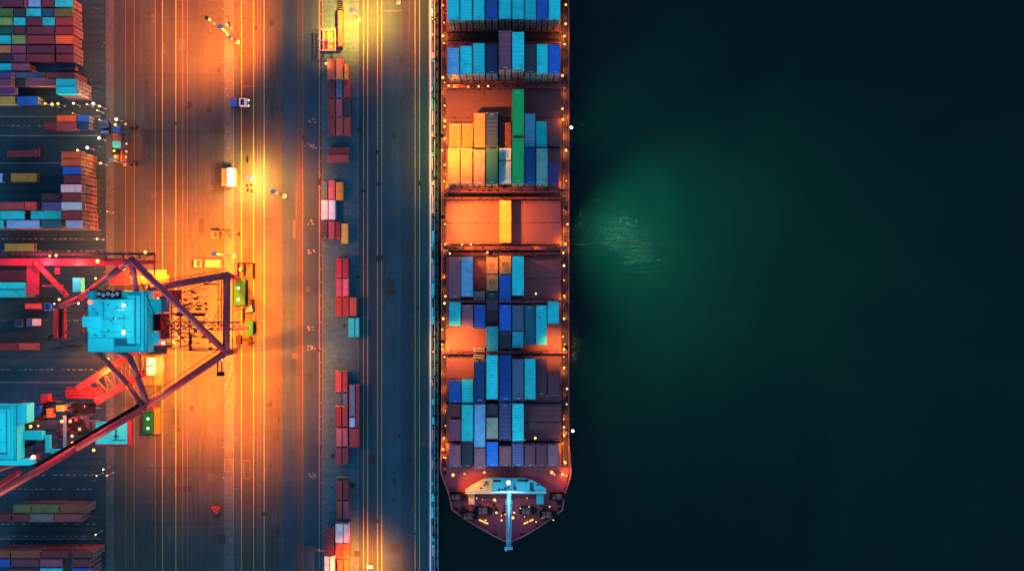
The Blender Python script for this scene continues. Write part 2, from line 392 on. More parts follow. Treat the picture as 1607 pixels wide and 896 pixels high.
def emblem(o, colour, y0, y1):
    """painted emblem on a roof: a ring with strokes, or a blue panel"""
    mb = MB(); z = .981
    if colour == 'cream':
        for k in range(10):
            t = 2*math.pi*k/10; x, y = .20*math.cos(t), .14*math.sin(t)
            if k in (2,7): continue
            mb.box((x-.06,y-.03,z),(x+.06,y+.03,z+.004))
        for x,y,w,h in ((-.05,-.06,.10,.05),(.06,.02,.16,.03),(-.12,.03,.07,.06),(-.2,-.27,.4,.025),(-.1,-.32,.22,.02)): mb.box((x,y,z),(x+w,y+h,z+.004))
        m = CM['brown']
    else:
        if y0 < 240:
            pts = [(-.32,-.30),(.30,-.30),(.38,-.05),(.30,.18),(.10,.34),(-.2,.32),(-.32,.1)]; mb.prism(pts, z, z+.004)
        else: mb.box((-.46,-.46,z),(-.06,.46,z+.004))
        m = CM['light blue']
    me = bpy.data.meshes.new('emblem'); mb.bm.to_mesh(me); mb.bm.free(); me.materials.append(m)
    e = bpy.data.objects.new('emblem', me); COL.objects.link(e); e.parent = o
def shows_large(lab, t):
    # lower containers whose ends show largest: the first ship bay, the lane ends of the tall stack, the fronts of a few others
    if 'tenth bay' in lab: return True
    if 'tall carrier side' in lab and 'at lane end' in lab: return True
    if 'third row down cyan ended' in lab and 'at lane end' in lab: return True
    return 'first row down two row' in lab and t == 1
def container(cx, cy, z0, L, W, Hh, colour, label, group, along='y', mark=False, flip=False, lower=False):
    """one shipping container: body (root), frame, two door ends, optional roof stencil"""
    global NCONT; NCONT += 1
    kind = 'long' if L/W > 3.2 else 'short'
    bo, fr, dr, mk = CMESH[kind]
    o = bpy.data.objects.new('shipping_container', bo); COL.objects.link(o)
    o.location = (cx,cy,z0); o.scale = (W,L,Hh)
    o.rotation_euler.z = (0 if along=='y' else R(90)) + (math.pi if flip else 0) + random.uniform(-.004,.004)
    m = CM[colour]; lnk(o,0,m)
    if not lower: tag(o, label, 'shipping container', group)
    else: LOWER_OBJ.append(o)
    LAST[0] = LAST[0] if lower or not mark else o
    f = bpy.data.objects.new('frame', fr); COL.objects.link(f); f.parent = o; lnk(f,0,m); lnk(f,1,M['galv'])
    for r in (0, math.pi):
        d = bpy.data.objects.new('door' if r == 0 else 'end_panel', dr); COL.objects.link(d); d.parent = o; d.rotation_euler.z = r
        lnk(d,0,M['door_panel']); lnk(d,1,M['door_bar'])
    if mark:
        k = bpy.data.objects.new('roof_marking', mk); COL.objects.link(k); k.parent = o; lnk(k,0,M['white'])
    return o
TIER = ['topmost','second from top','third from top','fourth from top','fifth from top','sixth from top']
def stack(x0,y0,x1,y1,ztop,th,n,colours,lab,group,gap=.14,mark=False,base=0.0,flip=False):
    """n containers one on another; the top face covers the measured rectangle"""
    a = P(x0,y1,ztop); b = P(x1,y0,ztop)
    w, h = b.x-a.x-gap, b.y-a.y-gap; cx, cy = (a.x+b.x)/2, (a.y+b.y)/2
    along = 'y' if h >= w else 'x'
    L, W = (h,w) if along=='y' else (w,h)
    for t in range(n):
        c = colours[t] if t < len(colours) else random.choice(colours)
        lb = lab.replace('{c}', c) + ((', ' + TIER[t]) if n > 1 else '')
        lower = bool(t and not shows_large(lab, t))
        container(cx,cy,ztop-(t+1)*th+.02,L,W,th-(.26 if th > 3.3 else .18 if t else .04),c,lb,group,along,mark and t==0,flip,lower)

# ---- ship bays.  key, bay number from the bow, list of (column, y0, y1, tiers, colours, [note])
ZH = 8.0            # hatch cover top
TH = 3.45           # tier height aboard
XC = [(702,721.3),(722,741.3),(742.3,761),(762,781.3),(782.6,802.6),(803.4,822.6),(823.4,841.3),(841.8,860),(860.5,879.3)]
mix = ['maroon','plum','cyan','blue','mauve','dark plum','red','navy']
def low(n): return [random.choice(mix) for _ in range(n)]
BAYS = [
 (10, [(0,-42,32,4,['cyan']),(1,-42,32,4,['cyan']),(2,-42,32,4,['cyan']),(3,-42,31,4,['royal blue']),(4,-42,30,4,['cyan']),(5,-42,30.5,4,['cyan']),(6,-42,31,4,['cyan']),(7,-42,31,4,['royal blue']),(8,-42,31,4,['cyan'])]),
 (9, [(0,75,117,4,['light blue']),(1,72,116.5,4,['cyan']),(2,68,116,4,['cyan']),(3,70,116,4,['navy']),(4,48,110,5,['plum']),(5,50,110,5,['cyan']),(6,70,115.5,4,['charcoal']),(7,69,116,4,['cyan']),(8,70,116,4,['blue'])]),
 (8, [(0,193,231,1,['cream']),(1,193,231,1,['cream']),(2,177,232,2,['cream']),(3,176,231.5,2,['navy']),(4,192,231,1,['maroon']),(5,140,213,4,['bright green']),(6,178,231,1,['light blue']),(7,190,231,1,['cyan'])]),
 (7, [(0,232,289,3,['cream']),(1,232,289.5,3,['cream']),(2,234.5,290,3,['salmon']),(3,233,289.5,3,['dark green']),(4,232,251.5,2,['white'],'short '),(4,252.3,288,2,['white']),(5,216.5,288,4,['bright green']),(6,232,290,2,['blue']),(7,232.5,290,3,['grey green']),(8,255,292,1,['purple'])]),
 (6, [(4,314,381,1,['amber'])]),
 (5, [(0,403,469,1,['mauve']),(1,403,466,2,['light blue','maroon']),(3,403,430,1,['cream'],'short '),(3,430.7,457,1,['cream'],'shadier '),(4,401,430.5,1,['cream'],'short '),(4,431.3,475,1,['royal blue']),(5,402,464,2,['cyan'])]),
 (4, [(0,473,512,1,['cyan']),(1,478,515.5,1,['mauve']),(2,478,516,1,['royal blue']),(3,459,488,1,['charcoal']),(3,512,551.5,1,['teal']),(4,478,520,1,['blue']),(4,521,548,1,['black']),(5,479,519,1,['slate']),(5,519.7,546,1,['teal']),(6,479,541,1,['dark teal']),(7,479,541.5,1,['cyan']),(8,472,508,1,['cyan'])]),
 (3, [(0,597,632,1,['royal blue']),(1,595,632,1,['cyan']),(2,567,632,2,['navy']),(3,557,627,2,['cyan']),(4,557,630,1,['royal blue']),(5,564,629,2,['slate']),(6,563,627,2,['cyan']),(7,563,622,1,['dark plum']),(8,588,622,1,['dark plum'])]),
 (2, [(0,634,655,1,['dark red'],'short '),(0,658,691,1,['plum']),(1,634.5,693,1,['cyan']),(2,634,702,1,['light blue']),(3,634,653,1,['black'],'short '),(3,655,689,1,['beige']),(4,632,691,1,['violet']),(5,633,693,2,['cyan'])]),
 (1, [(0,698,733,1,['mauve']),(1,694,733,1,['black']),(2,703,736,1,['mauve']),(3,693,732,1,['blue']),(4,700,732,1,['plum']),(5,695,732,1,['violet']),(6,698,732,1,['dark plum']),(7,698,732,1,['dark plum']),(8,698,732,1,['mauve'])]),
]
for bay, items in BAYS:
    for it in items:
        c,y0,y1,n,cols = it[:5]; note = it[5] if len(it) > 5 else ''
        zt = ZH + n*TH
        cl = list(cols) + (low(6) if n > 1 else [])
        if c == 5 and bay in (7,8): cl = ['bright green']*5
        if note == 'shadier ': note = 'logo marked '
        lab = f"{note}{{c}} container on ship, {ORD[c+1]} from quay, {ORD[bay]} bay from bow"
        if bay == 4 and c in (3,4,5): lab += (', upper' if y0 < 500 else ', bowward')
        if bay == 5 and c in (3,4): lab = f"{{c}} container on ship, {ORD[c+1]} from quay, fifth bay, " + ('sternward half' if y0 < 410 else 'bowward half')
        if bay == 2 and c in (0,3): lab = f"{note}{{c}} container on ship, {ORD[c+1]} from quay, second bay from bow"
        if bay == 7 and c == 4: lab = '{c} container on ship, fifth from quay, seventh bay, ' + ('short with blue emblem' if y0 < 240 else 'longer and half blue')
        x0,x1 = XC[c]
        # keep each row of stacks in line whatever its height
        zc = 20.0; k = (H-zc)/(H-zt); x0 = 803.5+(x0-803.5)*k; x1 = 803.5+(x1-803.5)*k
        stack(x0,y0,x1,y1,zt,TH,n,cl,lab,'containers stacked on the ship',.16,mark=True,base=ZH,flip=(bay % 2 == 0))
        if cols[0] in ('cream','white') and bay in (5,7) and c in (3,4): emblem(LAST[0], cols[0], y0, y1)

# ---- yard stacks
def yard_block(rows, blk, th, tiers, ext_cols=1, group='containers stacked in the yard'):
    """rows: (y0,y1,[(x0,x1,colour[,tiers])...]) listed from the yard inward to the lane end"""
    for r,(y0,y1,items) in enumerate(rows):
        nn = len(items)
        for k,it in enumerate(items):
            x0,x1,c = it[:3]; n = it[3] if len(it) > 3 else tiers
            fromend = nn-k
            pos = 'at lane end' if fromend == 1 else ('furthest in' if fromend == nn and nn > 2 else f'{ORD[fromend]} from lane end')
            face = 0 if y0 > 780 else len(rows)-1
            show = n if fromend <= ext_cols or r == face else 1
            zt = n*th
            lab = f"{{c}} container, {ORD[r+1]} row down {blk}, {pos}"
            cl = [c]+[random.choice(['maroon','dark red','slate','plum','navy','brown','dark teal','orange' if blk.startswith('tall') else 'red']) for _ in range(6)]
            stack(x0,y0,x1,y1,zt,th,show,cl,lab,group,.12)
            
yard_block([
 (-2,11.5,[(0,36,'dark plum'),(37,43,'plum'),(44,64,'light blue'),(65,85,'dark plum'),(86,114,'cyan')]),
 (13.5,26.5,[(-20,20,'green'),(21,40,'charcoal'),(41,64.5,'cyan'),(66,84,'dark teal'),(85,114,'olive')]),
 (27.5,40.5,[(-20,20,'light green'),(21,40,'cyan'),(41,65.5,'dark plum'),(66.5,86,'cyan'),(87,115,'maroon')]),
 (42,54.5,[(-20,20,'dark green'),(21,40,'dark plum'),(42,85,'dark plum'),(87,116,'maroon')]),
 (55.5,69.5,[(-25,17,'cyan'),(18,40,'light green'),(41,85,'maroon'),(87,114,'orange')]),
 (71.5,84,[(-25,17,'salmon'),(18,40.5,'plum'),(42,85,'dark plum'),(88,116,'dark plum')]),
 (85,98,[(-22,20,'charcoal'),(21,41,'plum'),(42,85,'maroon'),(88,116,'maroon')]),
 (99.5,111,[(-22,18,'cyan',3),(19,46,'mauve',3),(54,118,'navy',1)]),
 ], 'largest yard stack', 2.6, 3)
yard_block([
 (113.5,123.5,[(-20,18,'purple',4),(20,70,'slate',3),(74,117,'maroon',4)]),
 (124,135.5,[(-20,18,'plum',4),(20,40.5,'charcoal',3),(42,86,'plum',4),(87.5,119,'cyan',5)]),
 (136,148,[(-20,23,'purple',3),(87.5,119,'cyan',5)]),
 (151,164,[(-20,24,'yellow',2),(26,60,'blue',2)]),
 ], 'cyan ended stack', 2.6, 4)
yard_block([
 (181,191.7,[(89,120,'orange'),(121,140,'blue')]),
 (192.3,203.5,[(69,88,'dark red'),(88.6,120,'red'),(121,140,'navy')]),
 ], 'low lamp stack', 2.6, 2, 3)
yard_block([
 (238,249,[(96,128,'orange')]),(249.6,260.5,[(96,127,'orange')]),(261.5,274.2,[(98,127,'blue')]),(275,288,[(100,128,'dark red')]),
 (289.5,302.5,[(95,128,'pale pink')]),(303.5,316,[(64,95,'red',2),(96.5,128,'dark red')]),
 (317,330.3,[(0,38,'red',3),(38.6,57,'bright red',3),(65,95.3,'violet'),(96,128.3,'pale blue')]),
 (331,344.8,[(0,38.5,'cyan',3),(48,96,'cyan',3),(96.6,129.5,'dark red')]),
 (345.6,358.2,[(-20,6,'cyan',3),(10,62,'light blue',3),(64,96,'dark teal',3),(103,130,'light blue')]),
 ], 'tall carrier side stack', 3.25, 4)
yard_block([(424,441.5,[(-20,41,'dark red',2)]),(442.5,454,[(-20,40.5,'cyan',3)]),(454.6,467,[(-20,40.5,'cyan',3)])], 'stack beside crane girder', 2.6, 3)
yard_block([(792.5,805,[(20,48,'olive'),(49,92,'olive'),(93,136,'brown')]),(805.8,819,[(-18,17,'dark red'),(18.5,46,'dark red'),(46.8,84,'taupe'),(85.5,128,'red')])], 'two row stack', 2.6, 3)
yard_block([(864,876,[(-8,15,'brown'),(17,63,'brown'),(64,106,'dark red'),(113,147,'maroon')]),(876.8,890,[(-25,15.5,'royal blue'),(17,60,'dark plum'),(62,98,'plum'),(112.5,142,'maroon')]),(891,904,[(10,60,'charcoal'),(62,98,'cyan'),(112.5,142,'royal blue')])], 'southernmost yard stack', 3.2, 3)
# single boxes parked in the lanes
G2 = 'containers parked singly in yard lanes'
stack(11,236,56,246.5,3.9,2.5,1,['dark red'],'long {c} container on a trailer west of the tall stack',G2)
stack(17,272,57,285.5,3.9,2.5,1,['amber'],'{c} container parked in the lane west of the tall stack',G2)
stack(-22,272,4,286,3.9,2.5,1,['light blue'],'{c} container behind the amber one in the yard lane',G2)
stack(7,382,53,394.5,3.9,2.5,1,['yellow'],'{c} container parked just above the crane girder',G2)
stack(-12,538,29,550.5,2.6,2.5,1,['dark red'],'long {c} container under the machinery house edge',G2)
stack(29.6,538,58,549.5,2.6,2.5,1,['red'],'{c} container at the lane end below crane house',G2)
stack(39,476,66,485,2.6,2.5,1,['bright red'],'small {c} container on the truck beside crane legs',G2)
stack(50,500,60,511.5,2.4,2.4,1,['pale pink'],'small {c} box in the lane behind the crane',G2)

# ---- quayside strip (single containers on the blue concrete)
STRIP = [
 [(513,93,526,124,'brown'),(526.8,91,538,124,'salmon'),(540,100,546,124,'amber')],
 [(513,124.6,526,154,'dark plum'),(526.8,124.6,537.6,154,'slate'),(538.6,124.6,550,154,'maroon')],
 [(514,155,526,184,'maroon'),(526.8,155,537.6,184,'plum'),(538.6,155,551,184,'charcoal')],
 [(514,184.6,526,213,'maroon'),(526.8,184.6,538,213,'red'),(538.8,184.6,550,213,'red')],
 [(515,231.5,548,242,'dark red')],
 [(513,242.6,547,254.5,'red')],
 [(504,284,514,313,'dark teal'),(515,283,525.5,313,'pink'),(526.8,286,538,314.5,'amber')],
 [(504,314,514.6,345,'pale blue'),(515.2,314,526,345,'pale blue')],
 [(504,347,514,375,'charcoal'),(514.8,347,525.4,375.5,'plum'),(526,348,534.4,375.5,'dark red'),(535,351,546,383,'yellow')],
 [(526.4,405.5,536.4,436,'crimson'),(537,405.5,547,436,'maroon')],
 [(526.4,437,536.4,465.5,'plum'),(537,437,547,465.5,'mauve')],
 [(526.6,466.5,536.6,496,'dark red'),(537.2,466.5,547.4,496,'maroon'),(548,467,559.5,496,'brown')],
 [(546,499,556.4,529,'cyan'),(557,499,563,529,'cyan')],
 [(526,584,536,615,'red'),(536.8,584,545.4,615,'maroon')],
 [(526.4,617,536.2,636,'dark teal'),(536.8,617,545.4,636,'slate')],
 [(526,639.5,536,669.5,'dark red'),(536.8,639,545.6,669.5,'maroon'),(547.6,604,557.4,653,'slate'),(558,604,564,670,'dark plum')],
 [(527,671.5,536.4,700.5,'mauve'),(537,671.5,545.8,700.5,'pink'),(547.6,672,564,702,'maroon'),(547.8,655,557.4,670.5,'light blue')],
 [(526,702.5,536,729.5,'dark plum'),(536.8,702.5,546.4,729.5,'dark plum')],
 [(528,754.5,537,784.5,'maroon'),(537.8,754.5,547,784.5,'dark red')],
 [(528,786,537,814.5,'brown'),(537.8,786,547,814.5,'plum')],
 [(509,831,525,871.5,'dark red'),(526.2,822,538,852,'white'),(538.8,822,547.4,852,'pale pink')],
 [(526.4,853,536.6,876.5,'orange'),(537.2,853,547.4,876.5,'orange')],
 [(509,872.5,516.8,905,'pale blue'),(517.6,872.5,525.4,905,'white'),(529,877.5,538.4,905,'orange'),(539,877.5,547.4,905,'orange')],
]
for r,row in enumerate(STRIP):
    for k,(x0,y0,x1,y1,c) in enumerate(row):
        n = 2 if r in (0,20,21) else 1
        h = 2.6 if c != 'dark teal' else 1.0
        lab = f"{{c}} container, {ORD[k+1]} from yard side, " + ((f"{ORD[r+1]}" if r < 20 else ('third last','second last','last')[r-20]) + " row down quayside strip")
        cl = [c, random.choice(('maroon','dark plum','slate'))]
        stack(x0,y0,x1,y1,2.6*n if h>2 else h,h,n,cl,lab,'containers on the quayside strip',.1, mark=(r in (8,9,13)))
# the lower tiers, of which only slivers of the ends show, are one object
def merge_lower():
    bpy.context.view_layer.update()
    bm = bmesh.new(); mats = []
    for root in LOWER_OBJ:
        for o in [root]+list(root.children):
            base = len(bm.faces); bm.from_mesh(o.data); bm.verts.ensure_lookup_table(); bm.faces.ensure_lookup_table()
            fs = bm.faces[base:]; vs = {v for f in fs for v in f.verts}
            bmesh.ops.transform(bm, matrix=o.matrix_world, verts=list(vs))
            idx = []
            for sl in o.material_slots:
                if sl.material not in mats: mats.append(sl.material)
                idx.append(mats.index(sl.material))
            for f in fs: f.material_index = idx[f.material_index]
    for root in LOWER_OBJ:
        for c in list(root.children): bpy.data.objects.remove(c)
        bpy.data.objects.remove(root)
    me = bpy.data.meshes.new('lower_tier_containers'); bm.to_mesh(me); bm.free()
    for m in mats: me.materials.append(m)
    o = bpy.data.objects.new('lower_tier_containers', me); COL.objects.link(o)
    o['label'] = 'ends of lower tier containers showing beneath the topmost ones'; o['category'] = 'shipping containers'; o['kind'] = 'stuff'
if LOWER_OBJ: merge_lower()
#PART2
# ------------------------------------------------------------------ CONTAINER SHIP
ship = empty('container_ship', P(791,440,0), 'long dark red container ship moored along the quay with orange deck lights', 'ship')
ZD = 6.0             # main deck
def poly(pts, z): return [P(x,y,z).xy for x,y in pts]
BOWL = [(690.5,735),(692.5,745),(704,776),(709,800),(727,813),(745,824.5),(772,840),(790,849),(798.5,851.5)]
BOWR = [(807,849),(826,840),(850,825),(868,812),(883,800.5),(887,776),(895,750),(897,738)]
outline = [(692.5,-420)]+[(692.5,700),(691,720)]+BOWL+BOWR+[(895,722),(893.6,700),(893.6,-420)]
mb = MB(); mb.prism(poly(outline,ZD), -4.5, ZD); mb.build('hull', M['hull'], ship)
mb = MB()
def rim(pts, w, z0, z1, mbx, mi=0):
    for i in range(len(pts)-1):
        a = Vector((*pts[i],0)); b = Vector((*pts[i+1],0)); d = (b-a); 
        if d.length < .01: continue
        n = Vector((-d.y,d.x,0)).normalized()*w/2; e = d.normalized()*w*.3
        mbx.prism([(a-n-e).xy,(b-n+e).xy,(b+n+e).xy,(a+n-e).xy], z0+random.uniform(0,.004), z1+random.uniform(0,.006), mi)
ins = [(791+(x-791)*.993, 735+(y-735)*.988 if y > 735 else y) for x,y in outline[1:-1]]
rim(poly(ins,ZD+1.2), .38, ZD-.01, ZD+1.3, mb); 
mb.build('bulwark', M['bulwark'], ship)
mb = MB()
bowd = [(691+4,733)]+[(791+(x-791)*.97, 735+(y-735)*.97) for x,y in BOWL+BOWR]+[(892,733)]
mb.prism(poly(bowd,ZD+.3), ZD+.004, ZD+.3); mb.build('forecastle_deck', M['deck'], ship)
for nm,(x0,x1) in (('walkway',(693.6,699.4)),('walkway',(881.4,892.6))):
    mb = MB(); mb.pbox(x0,-400,x1,733,ZD+.004,ZD+.12); mb.build(nm, M['deck_dark'], ship)
for x0,x1 in ((692.9,693.7),(892.0,893.2)):            # side rails
    mb = MB()
    for zz in (ZD+.7,ZD+1.25):
        a = P((x0+x1)/2,-400,zz); b = P((x0+x1)/2,733,zz); mb.box((a.x-.06,b.y,zz-.05),(a.x+.06,a.y,zz+.05))
    for y in range(-60,733,9):
        a = P((x0+x1)/2,y,ZD+1.2); mb.box((a.x-.04,a.y-.04,ZD),(a.x+.04,a.y+.04,ZD+1.19))
    mb.build('side_rail', M['bulwark'], ship)
# hatch covers, with coaming, cleats and lashing stubs
HATCH = [(-44,50),(66,132),(138,231),(233,296),(315,384),(402,471),(474,551),(556,631),(633,692),(694,734)]
for y0,y1 in HATCH:
    mb = MB(); mb.pbox(700.5,y0,880,y1,ZD,ZH-.35)
    hc = mb.build('hatch_coaming', M['deck_dark'], ship)
    mb = MB()
    for i in range(3):
        a0 = 700.5+i*59.9; mb.pbox(a0,y0+.6,a0+59.6,y1-.6,ZH-.34,ZH)
    ly = 0
    for k in range(7):
        yy = y0+ (y1-y0)*(k+.5)/7
        mb.pbox(701,yy,879.5,yy+.5,ZH+.001,ZH+.05)
    h = mb.build('hatch_cover', M['hatch'], ship)
    for yy in (y0+2.2,(y0+y1)/2,y1-2.6):
        mb = MB(); mb.pbox(702,yy+.35,879,yy+.75,ZH+.055,ZH+.09)
        for c in range(9):
            if random.random() < .75:
                x = XC[c][0]+random.uniform(2,14); w = random.uniform(1.5,5)
                mb.pbox(x,yy,x+w,yy+1.1,ZH+.06,ZH+random.uniform(.12,.35))
        mb.build('lashing_rail', M['dark'], h)
# deep gaps between the hatches: cross decks, pipes
for y0,y1 in ((51,65.5),(132.5,137.5),(297,314),(385,401)):
    mb = MB(); mb.pbox(699.6,y0,881,y1,ZD+.005,ZD+.4)
    for k in range(5):
        a = P(702,y0+2+k*(y1-y0-3)/5,ZD+.9); b = P(879,0,ZD+.9)
        mb.tube((a.x,a.y,a.z),(b.x,a.y,a.z),.13,0,6)
    for k in range(14):
        x = random.uniform(704,872); mb.pbox(x,y0+random.uniform(0,2),x+random.uniform(2,7),y0+random.uniform(3,4.5),ZD+.4,ZD+random.uniform(.7,1.5))
    mb.build('cross_deck', M['deck_dark'], ship)
# lashing bridges: raised walkways on posts with rails
def lashing_bridge(y, z, w=4.2, mat='deck'):
    mb = MB(); mb.pbox(694.5,y,890,y+w,z-.25,z)
    lb = mb.build('lashing_bridge', M[mat], ship)
    mb = MB()
    for x in [697.5]+[XC[c][0]-.4 for c in range(9)]+[880.5,887]:
        a = P(x,y+w/2,z); mb.box((a.x-.16,a.y-.22,ZD),(a.x+.16,a.y+.22,z-.26))
    for z0 in (ZD+3.2,ZD+6.2):
        if z0 < z-1:
            a = P(697,y+w/2,z); b = P(887,y+w/2,z); mb.box((a.x,a.y-.12,z0),(b.x,a.y+.12,z0+.2))
    mb.build('bridge_posts', M['deck_dark'], lb)
    mb = MB()
    for yy in (y+.3,y+w-.5):
        for zz in (z+.55,z+1.05):
            a = P(694.8,yy,zz); b = P(889.7,yy,zz); mb.box((a.x,a.y-.04,zz-.04),(b.x,a.y+.04,zz+.04))
        for k in range(46):
            a = P(695+k*4.32,yy,z+1); mb.box((a.x-.035,a.y-.035,z),(a.x+.035,a.y+.035,z+1.04))
    mb.build('bridge_railing', M['bulwark'], lb)
    mb = MB()
    for k in range(22):
        x = random.uniform(698,884); mb.pbox(x,y+w*random.uniform(.1,.6),x+random.uniform(1.5,4),y+w*random.uniform(.6,.95),z+.005,z+random.uniform(.2,.7))
    mb.build('lashing_gear', M['dark'], lb)
    return lb
LB = [(133.2,12.5),(297,12.5),(309.5,9.5),(387,13.0),(396.6,10.5),(471,10.8),(551,10.8)]
for y,z in LB: lashing_bridge(y,z, 3.4 if z < 11 else 4.6)
# cell guides / lashing frames beside some stacks
for c,y in ((2,458),(3,490),(2,546),(1,694)):
    mb = MB(); x0,x1 = XC[c]
    for k in range(5): mb.pbox(x0+.6,y+k*3.6,x1-.6,y+k*3.6+1.3,ZH+3.2-.3*k,ZH+3.4-.3*k)
    for x in (x0+.6,x1-1.6): mb.pbox(x,y,x+1,y+16,ZH+.02,ZH+1.9)
    mb.build('lashing_frame', M['galv'] if c==2 else M['grating'], ship)
# port pipe run, manholes, bollards along both walkways
for xs in ((694.6,698.8),(883,891)):
    mb = MB()
    for y in range(-40,730,6):
        if random.random() < .75:
            x = random.uniform(*xs); w = random.uniform(.7,2.2); h = random.uniform(1,5)
            mb.pbox(x,y,x+w,y+h,ZD+.12,ZD+random.uniform(.4,1.6))
    a = P(xs[0]+.8,-100,ZD+.5); b = P(xs[0]+.8,730,ZD+.5); mb.tube((a.x,a.y,a.z),(a.x,b.y,a.z),.12,0,6)
    mb.build('deck_fittings', M['grating'], ship)
# bow: breakwater, windlasses, mooring winches, foremast with yard
zb = ZD+.3
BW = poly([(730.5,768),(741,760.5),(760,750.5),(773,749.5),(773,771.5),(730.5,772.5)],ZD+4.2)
BE = poly([(774,749.5),(822,750),(836,753.5),(857,766.5),(857,772.5),(774,771.5)],ZD+4.2)
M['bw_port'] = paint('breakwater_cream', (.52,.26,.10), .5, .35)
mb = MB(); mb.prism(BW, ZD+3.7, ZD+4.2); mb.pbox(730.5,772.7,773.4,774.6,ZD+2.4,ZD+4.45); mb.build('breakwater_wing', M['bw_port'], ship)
mb = MB(); mb.prism(BE, ZD+3.7, ZD+4.2); mb.pbox(773.6,772.7,857,774.6,ZD+2.4,ZD+4.45)
M['bw'] = paint('breakwater_paint', (.03,.30,.38), .5, .3)
bw = mb.build('breakwater', M['bw'], ship)
mb = MB()
mb.pbox(842,774.8,853,791,ZD+.31,ZD+2.6); mb.build('breakwater_leg', M['bw'], ship)
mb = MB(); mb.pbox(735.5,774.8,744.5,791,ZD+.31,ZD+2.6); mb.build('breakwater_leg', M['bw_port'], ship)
mb = MB()
for k in range(16):
    x = random.uniform(742,846); y = random.uniform(755,768); w = random.uniform(1.2,4); mb.pbox(x,y,x+w,y+random.uniform(1,3),ZD+4.21,ZD+random.uniform(4.4,5.3))
mb.pbox(832,757,834.5,770,ZD+4.21,ZD+4.9); mb.pbox(774.5,753,786,756,ZD+4.21,ZD+4.8); mb.pbox(812,752,829,755,ZD+4.21,ZD+4.7)
mb.build('deck_equipment', M['dark'], bw)
for x,y in ((758,800),(826,800),(716,778),(874,778),(735,808),(858,806)):
    c = P(x,y,zb); mb = MB()
    r = .9 if y > 795 else .75
    mb.tube((c.x-1.4,c.y,c.z+1.05),(c.x+1.4,c.y,c.z+1.05),r,0,16)
    for dx in (-1.5,-.4,1.5): mb.tube((c.x+dx-.08,c.y,c.z+1.05),(c.x+dx+.08,c.y,c.z+1.05),r*1.3,1,18)
    mb.cbox((c.x+2.2,c.y,c.z+.7),(1.1,1.5,1.3),1); mb.cbox((c.x,c.y,c.z+.1),(4,2.2,.2),1)
    mb.build('mooring_winch', [M['grating'],M['dark']], ship)
for k in range(40):
    x = random.uniform(708,880); y = random.uniform(776,806)
    if abs(x-794) > 74 or y > 790:
        c = P(x,y,zb); s = random.uniform(.25,.8); mb = MB(); mb.cbox((c.x,c.y,c.z+s*.5),(s,random.uniform(.3,1.2),s),0,random.uniform(0,3)); mb.build('deck_box', M['dark'], ship)
for x,y in ((748,832),(722,806),(845,825),(868,806),(776,838),(820,838)):
    c = P(x,y,zb); mb = MB(); mb.cbox((c.x,c.y,c.z+.06),(1.4,.6,.12))
    for d in (-.35,.35): mb.tube((c.x+d,c.y,c.z),(c.x+d,c.y,c.z+.8),.2,0,10)
    mb.build('mooring_bitt', M['dark'], ship)
for pts in (((752,815),(766,821.5)),((822,821.5),(829,818.2)),((831,817.3),(837,814.6))):
    mb = MB(); a = P(*pts[0],zb+1.0); b = P(*pts[1],zb+1.0); mb.tube(a,b,.22,0,8); mb.build('deck_light_strip', M['strip_amber'], ship)
mb = MB()
a = P(799,758,ZD+.3); b0 = P(799,774,ZD+11); 
f0 = Vector((a.x,a.y-3,ZD+10)); tip = P(798,860,ZD+17)
mb.tube((a.x,a.y-.5,ZD+.3),(f0.x,f0.y,f0.z),.75,0,14,.6)
mb.tube(f0,tip,.46,0,12,.30)
for k in range(22):
    q = f0.lerp(tip,(k+.5)/22); mb.cbox((q.x+.55,q.y,q.z+.25),(.5,.10,.12),0)
for sx in (-.85,.85): mb.tube(f0+Vector((sx,0,.5)),tip+Vector((sx*.6,0,.5)),.07,0,6)
fm = mb.build('foremast', M['mast_blue'], ship)
mb = MB(); q = P(0,772,ZD+10.3).y; mb.tube((P(731,0,ZD+10.3).x,q,ZD+10.3),(P(857,0,ZD+10.3).x,q,ZD+10.3),.16,0,8); mb.build('mast_yard', M['white'], fm)
mb = MB(); c = tip; mb.cbox(c,(2.2,.7,.7)); mb.ball((c.x-.6,c.y-.4,c.z),.35); mb.build('mast_head', M['mast_blue'], fm)
# lamps aboard
NL = 0
def deck_lamp(x,y,z,r=.36,mat='lamp_orange'):
    global NL; NL += 1
    c = P(x,y,z); mb = MB(); mb.ball(c,r,0,2); mb.tube((c.x,c.y,ZD if z < 12 else z-1.2),(c.x,c.y,c.z-r*.8),.06,1,6)
    mb.build('deck_lamp',[M[mat],M['dark']],ship)
rl = random.Random(3)
for y in (9,36,57,68,122,130,166,190,199,217,236,259,285,352,383,465,476,500,517,540,548,560,668,687,705,718,741):
    deck_lamp(rl.uniform(693.8,699),y,ZD+rl.uniform(1.6,3),rl.choice((.20,.26,.34)), rl.choice(('lamp_orange','lamp_amber')))
for y in (8,38,57,70,119,171,188,236,284,352,383,417,440,464,500,528,540,548,560,577,610,634,670,683,696,725,726,744):
    deck_lamp(rl.uniform(882.5,891),y,ZD+rl.uniform(1.6,3),rl.choice((.20,.26,.34)), rl.choice(('lamp_orange','lamp_amber')))
for x,y in ((711,745),(729,743),(866,741),(870,744),(889,746),(776,784),(779,804),(807,804),(805,812),(787,816),(718,690),(840,687),(824,690),(760,741)):
    deck_lamp(x,y,ZD+1.8,rl.choice((.24,.32,.4)), rl.choice(('lamp_orange','lamp_amber')))
for x,y in ((704,135),(713,136),(735,136.5),(751,136),(766,135.5),(739,383.5),(725,383.5),(765,396),(884,397),(706,398),(841,461)):
    deck_lamp(x,y,13.6,.26,'lamp_amber')
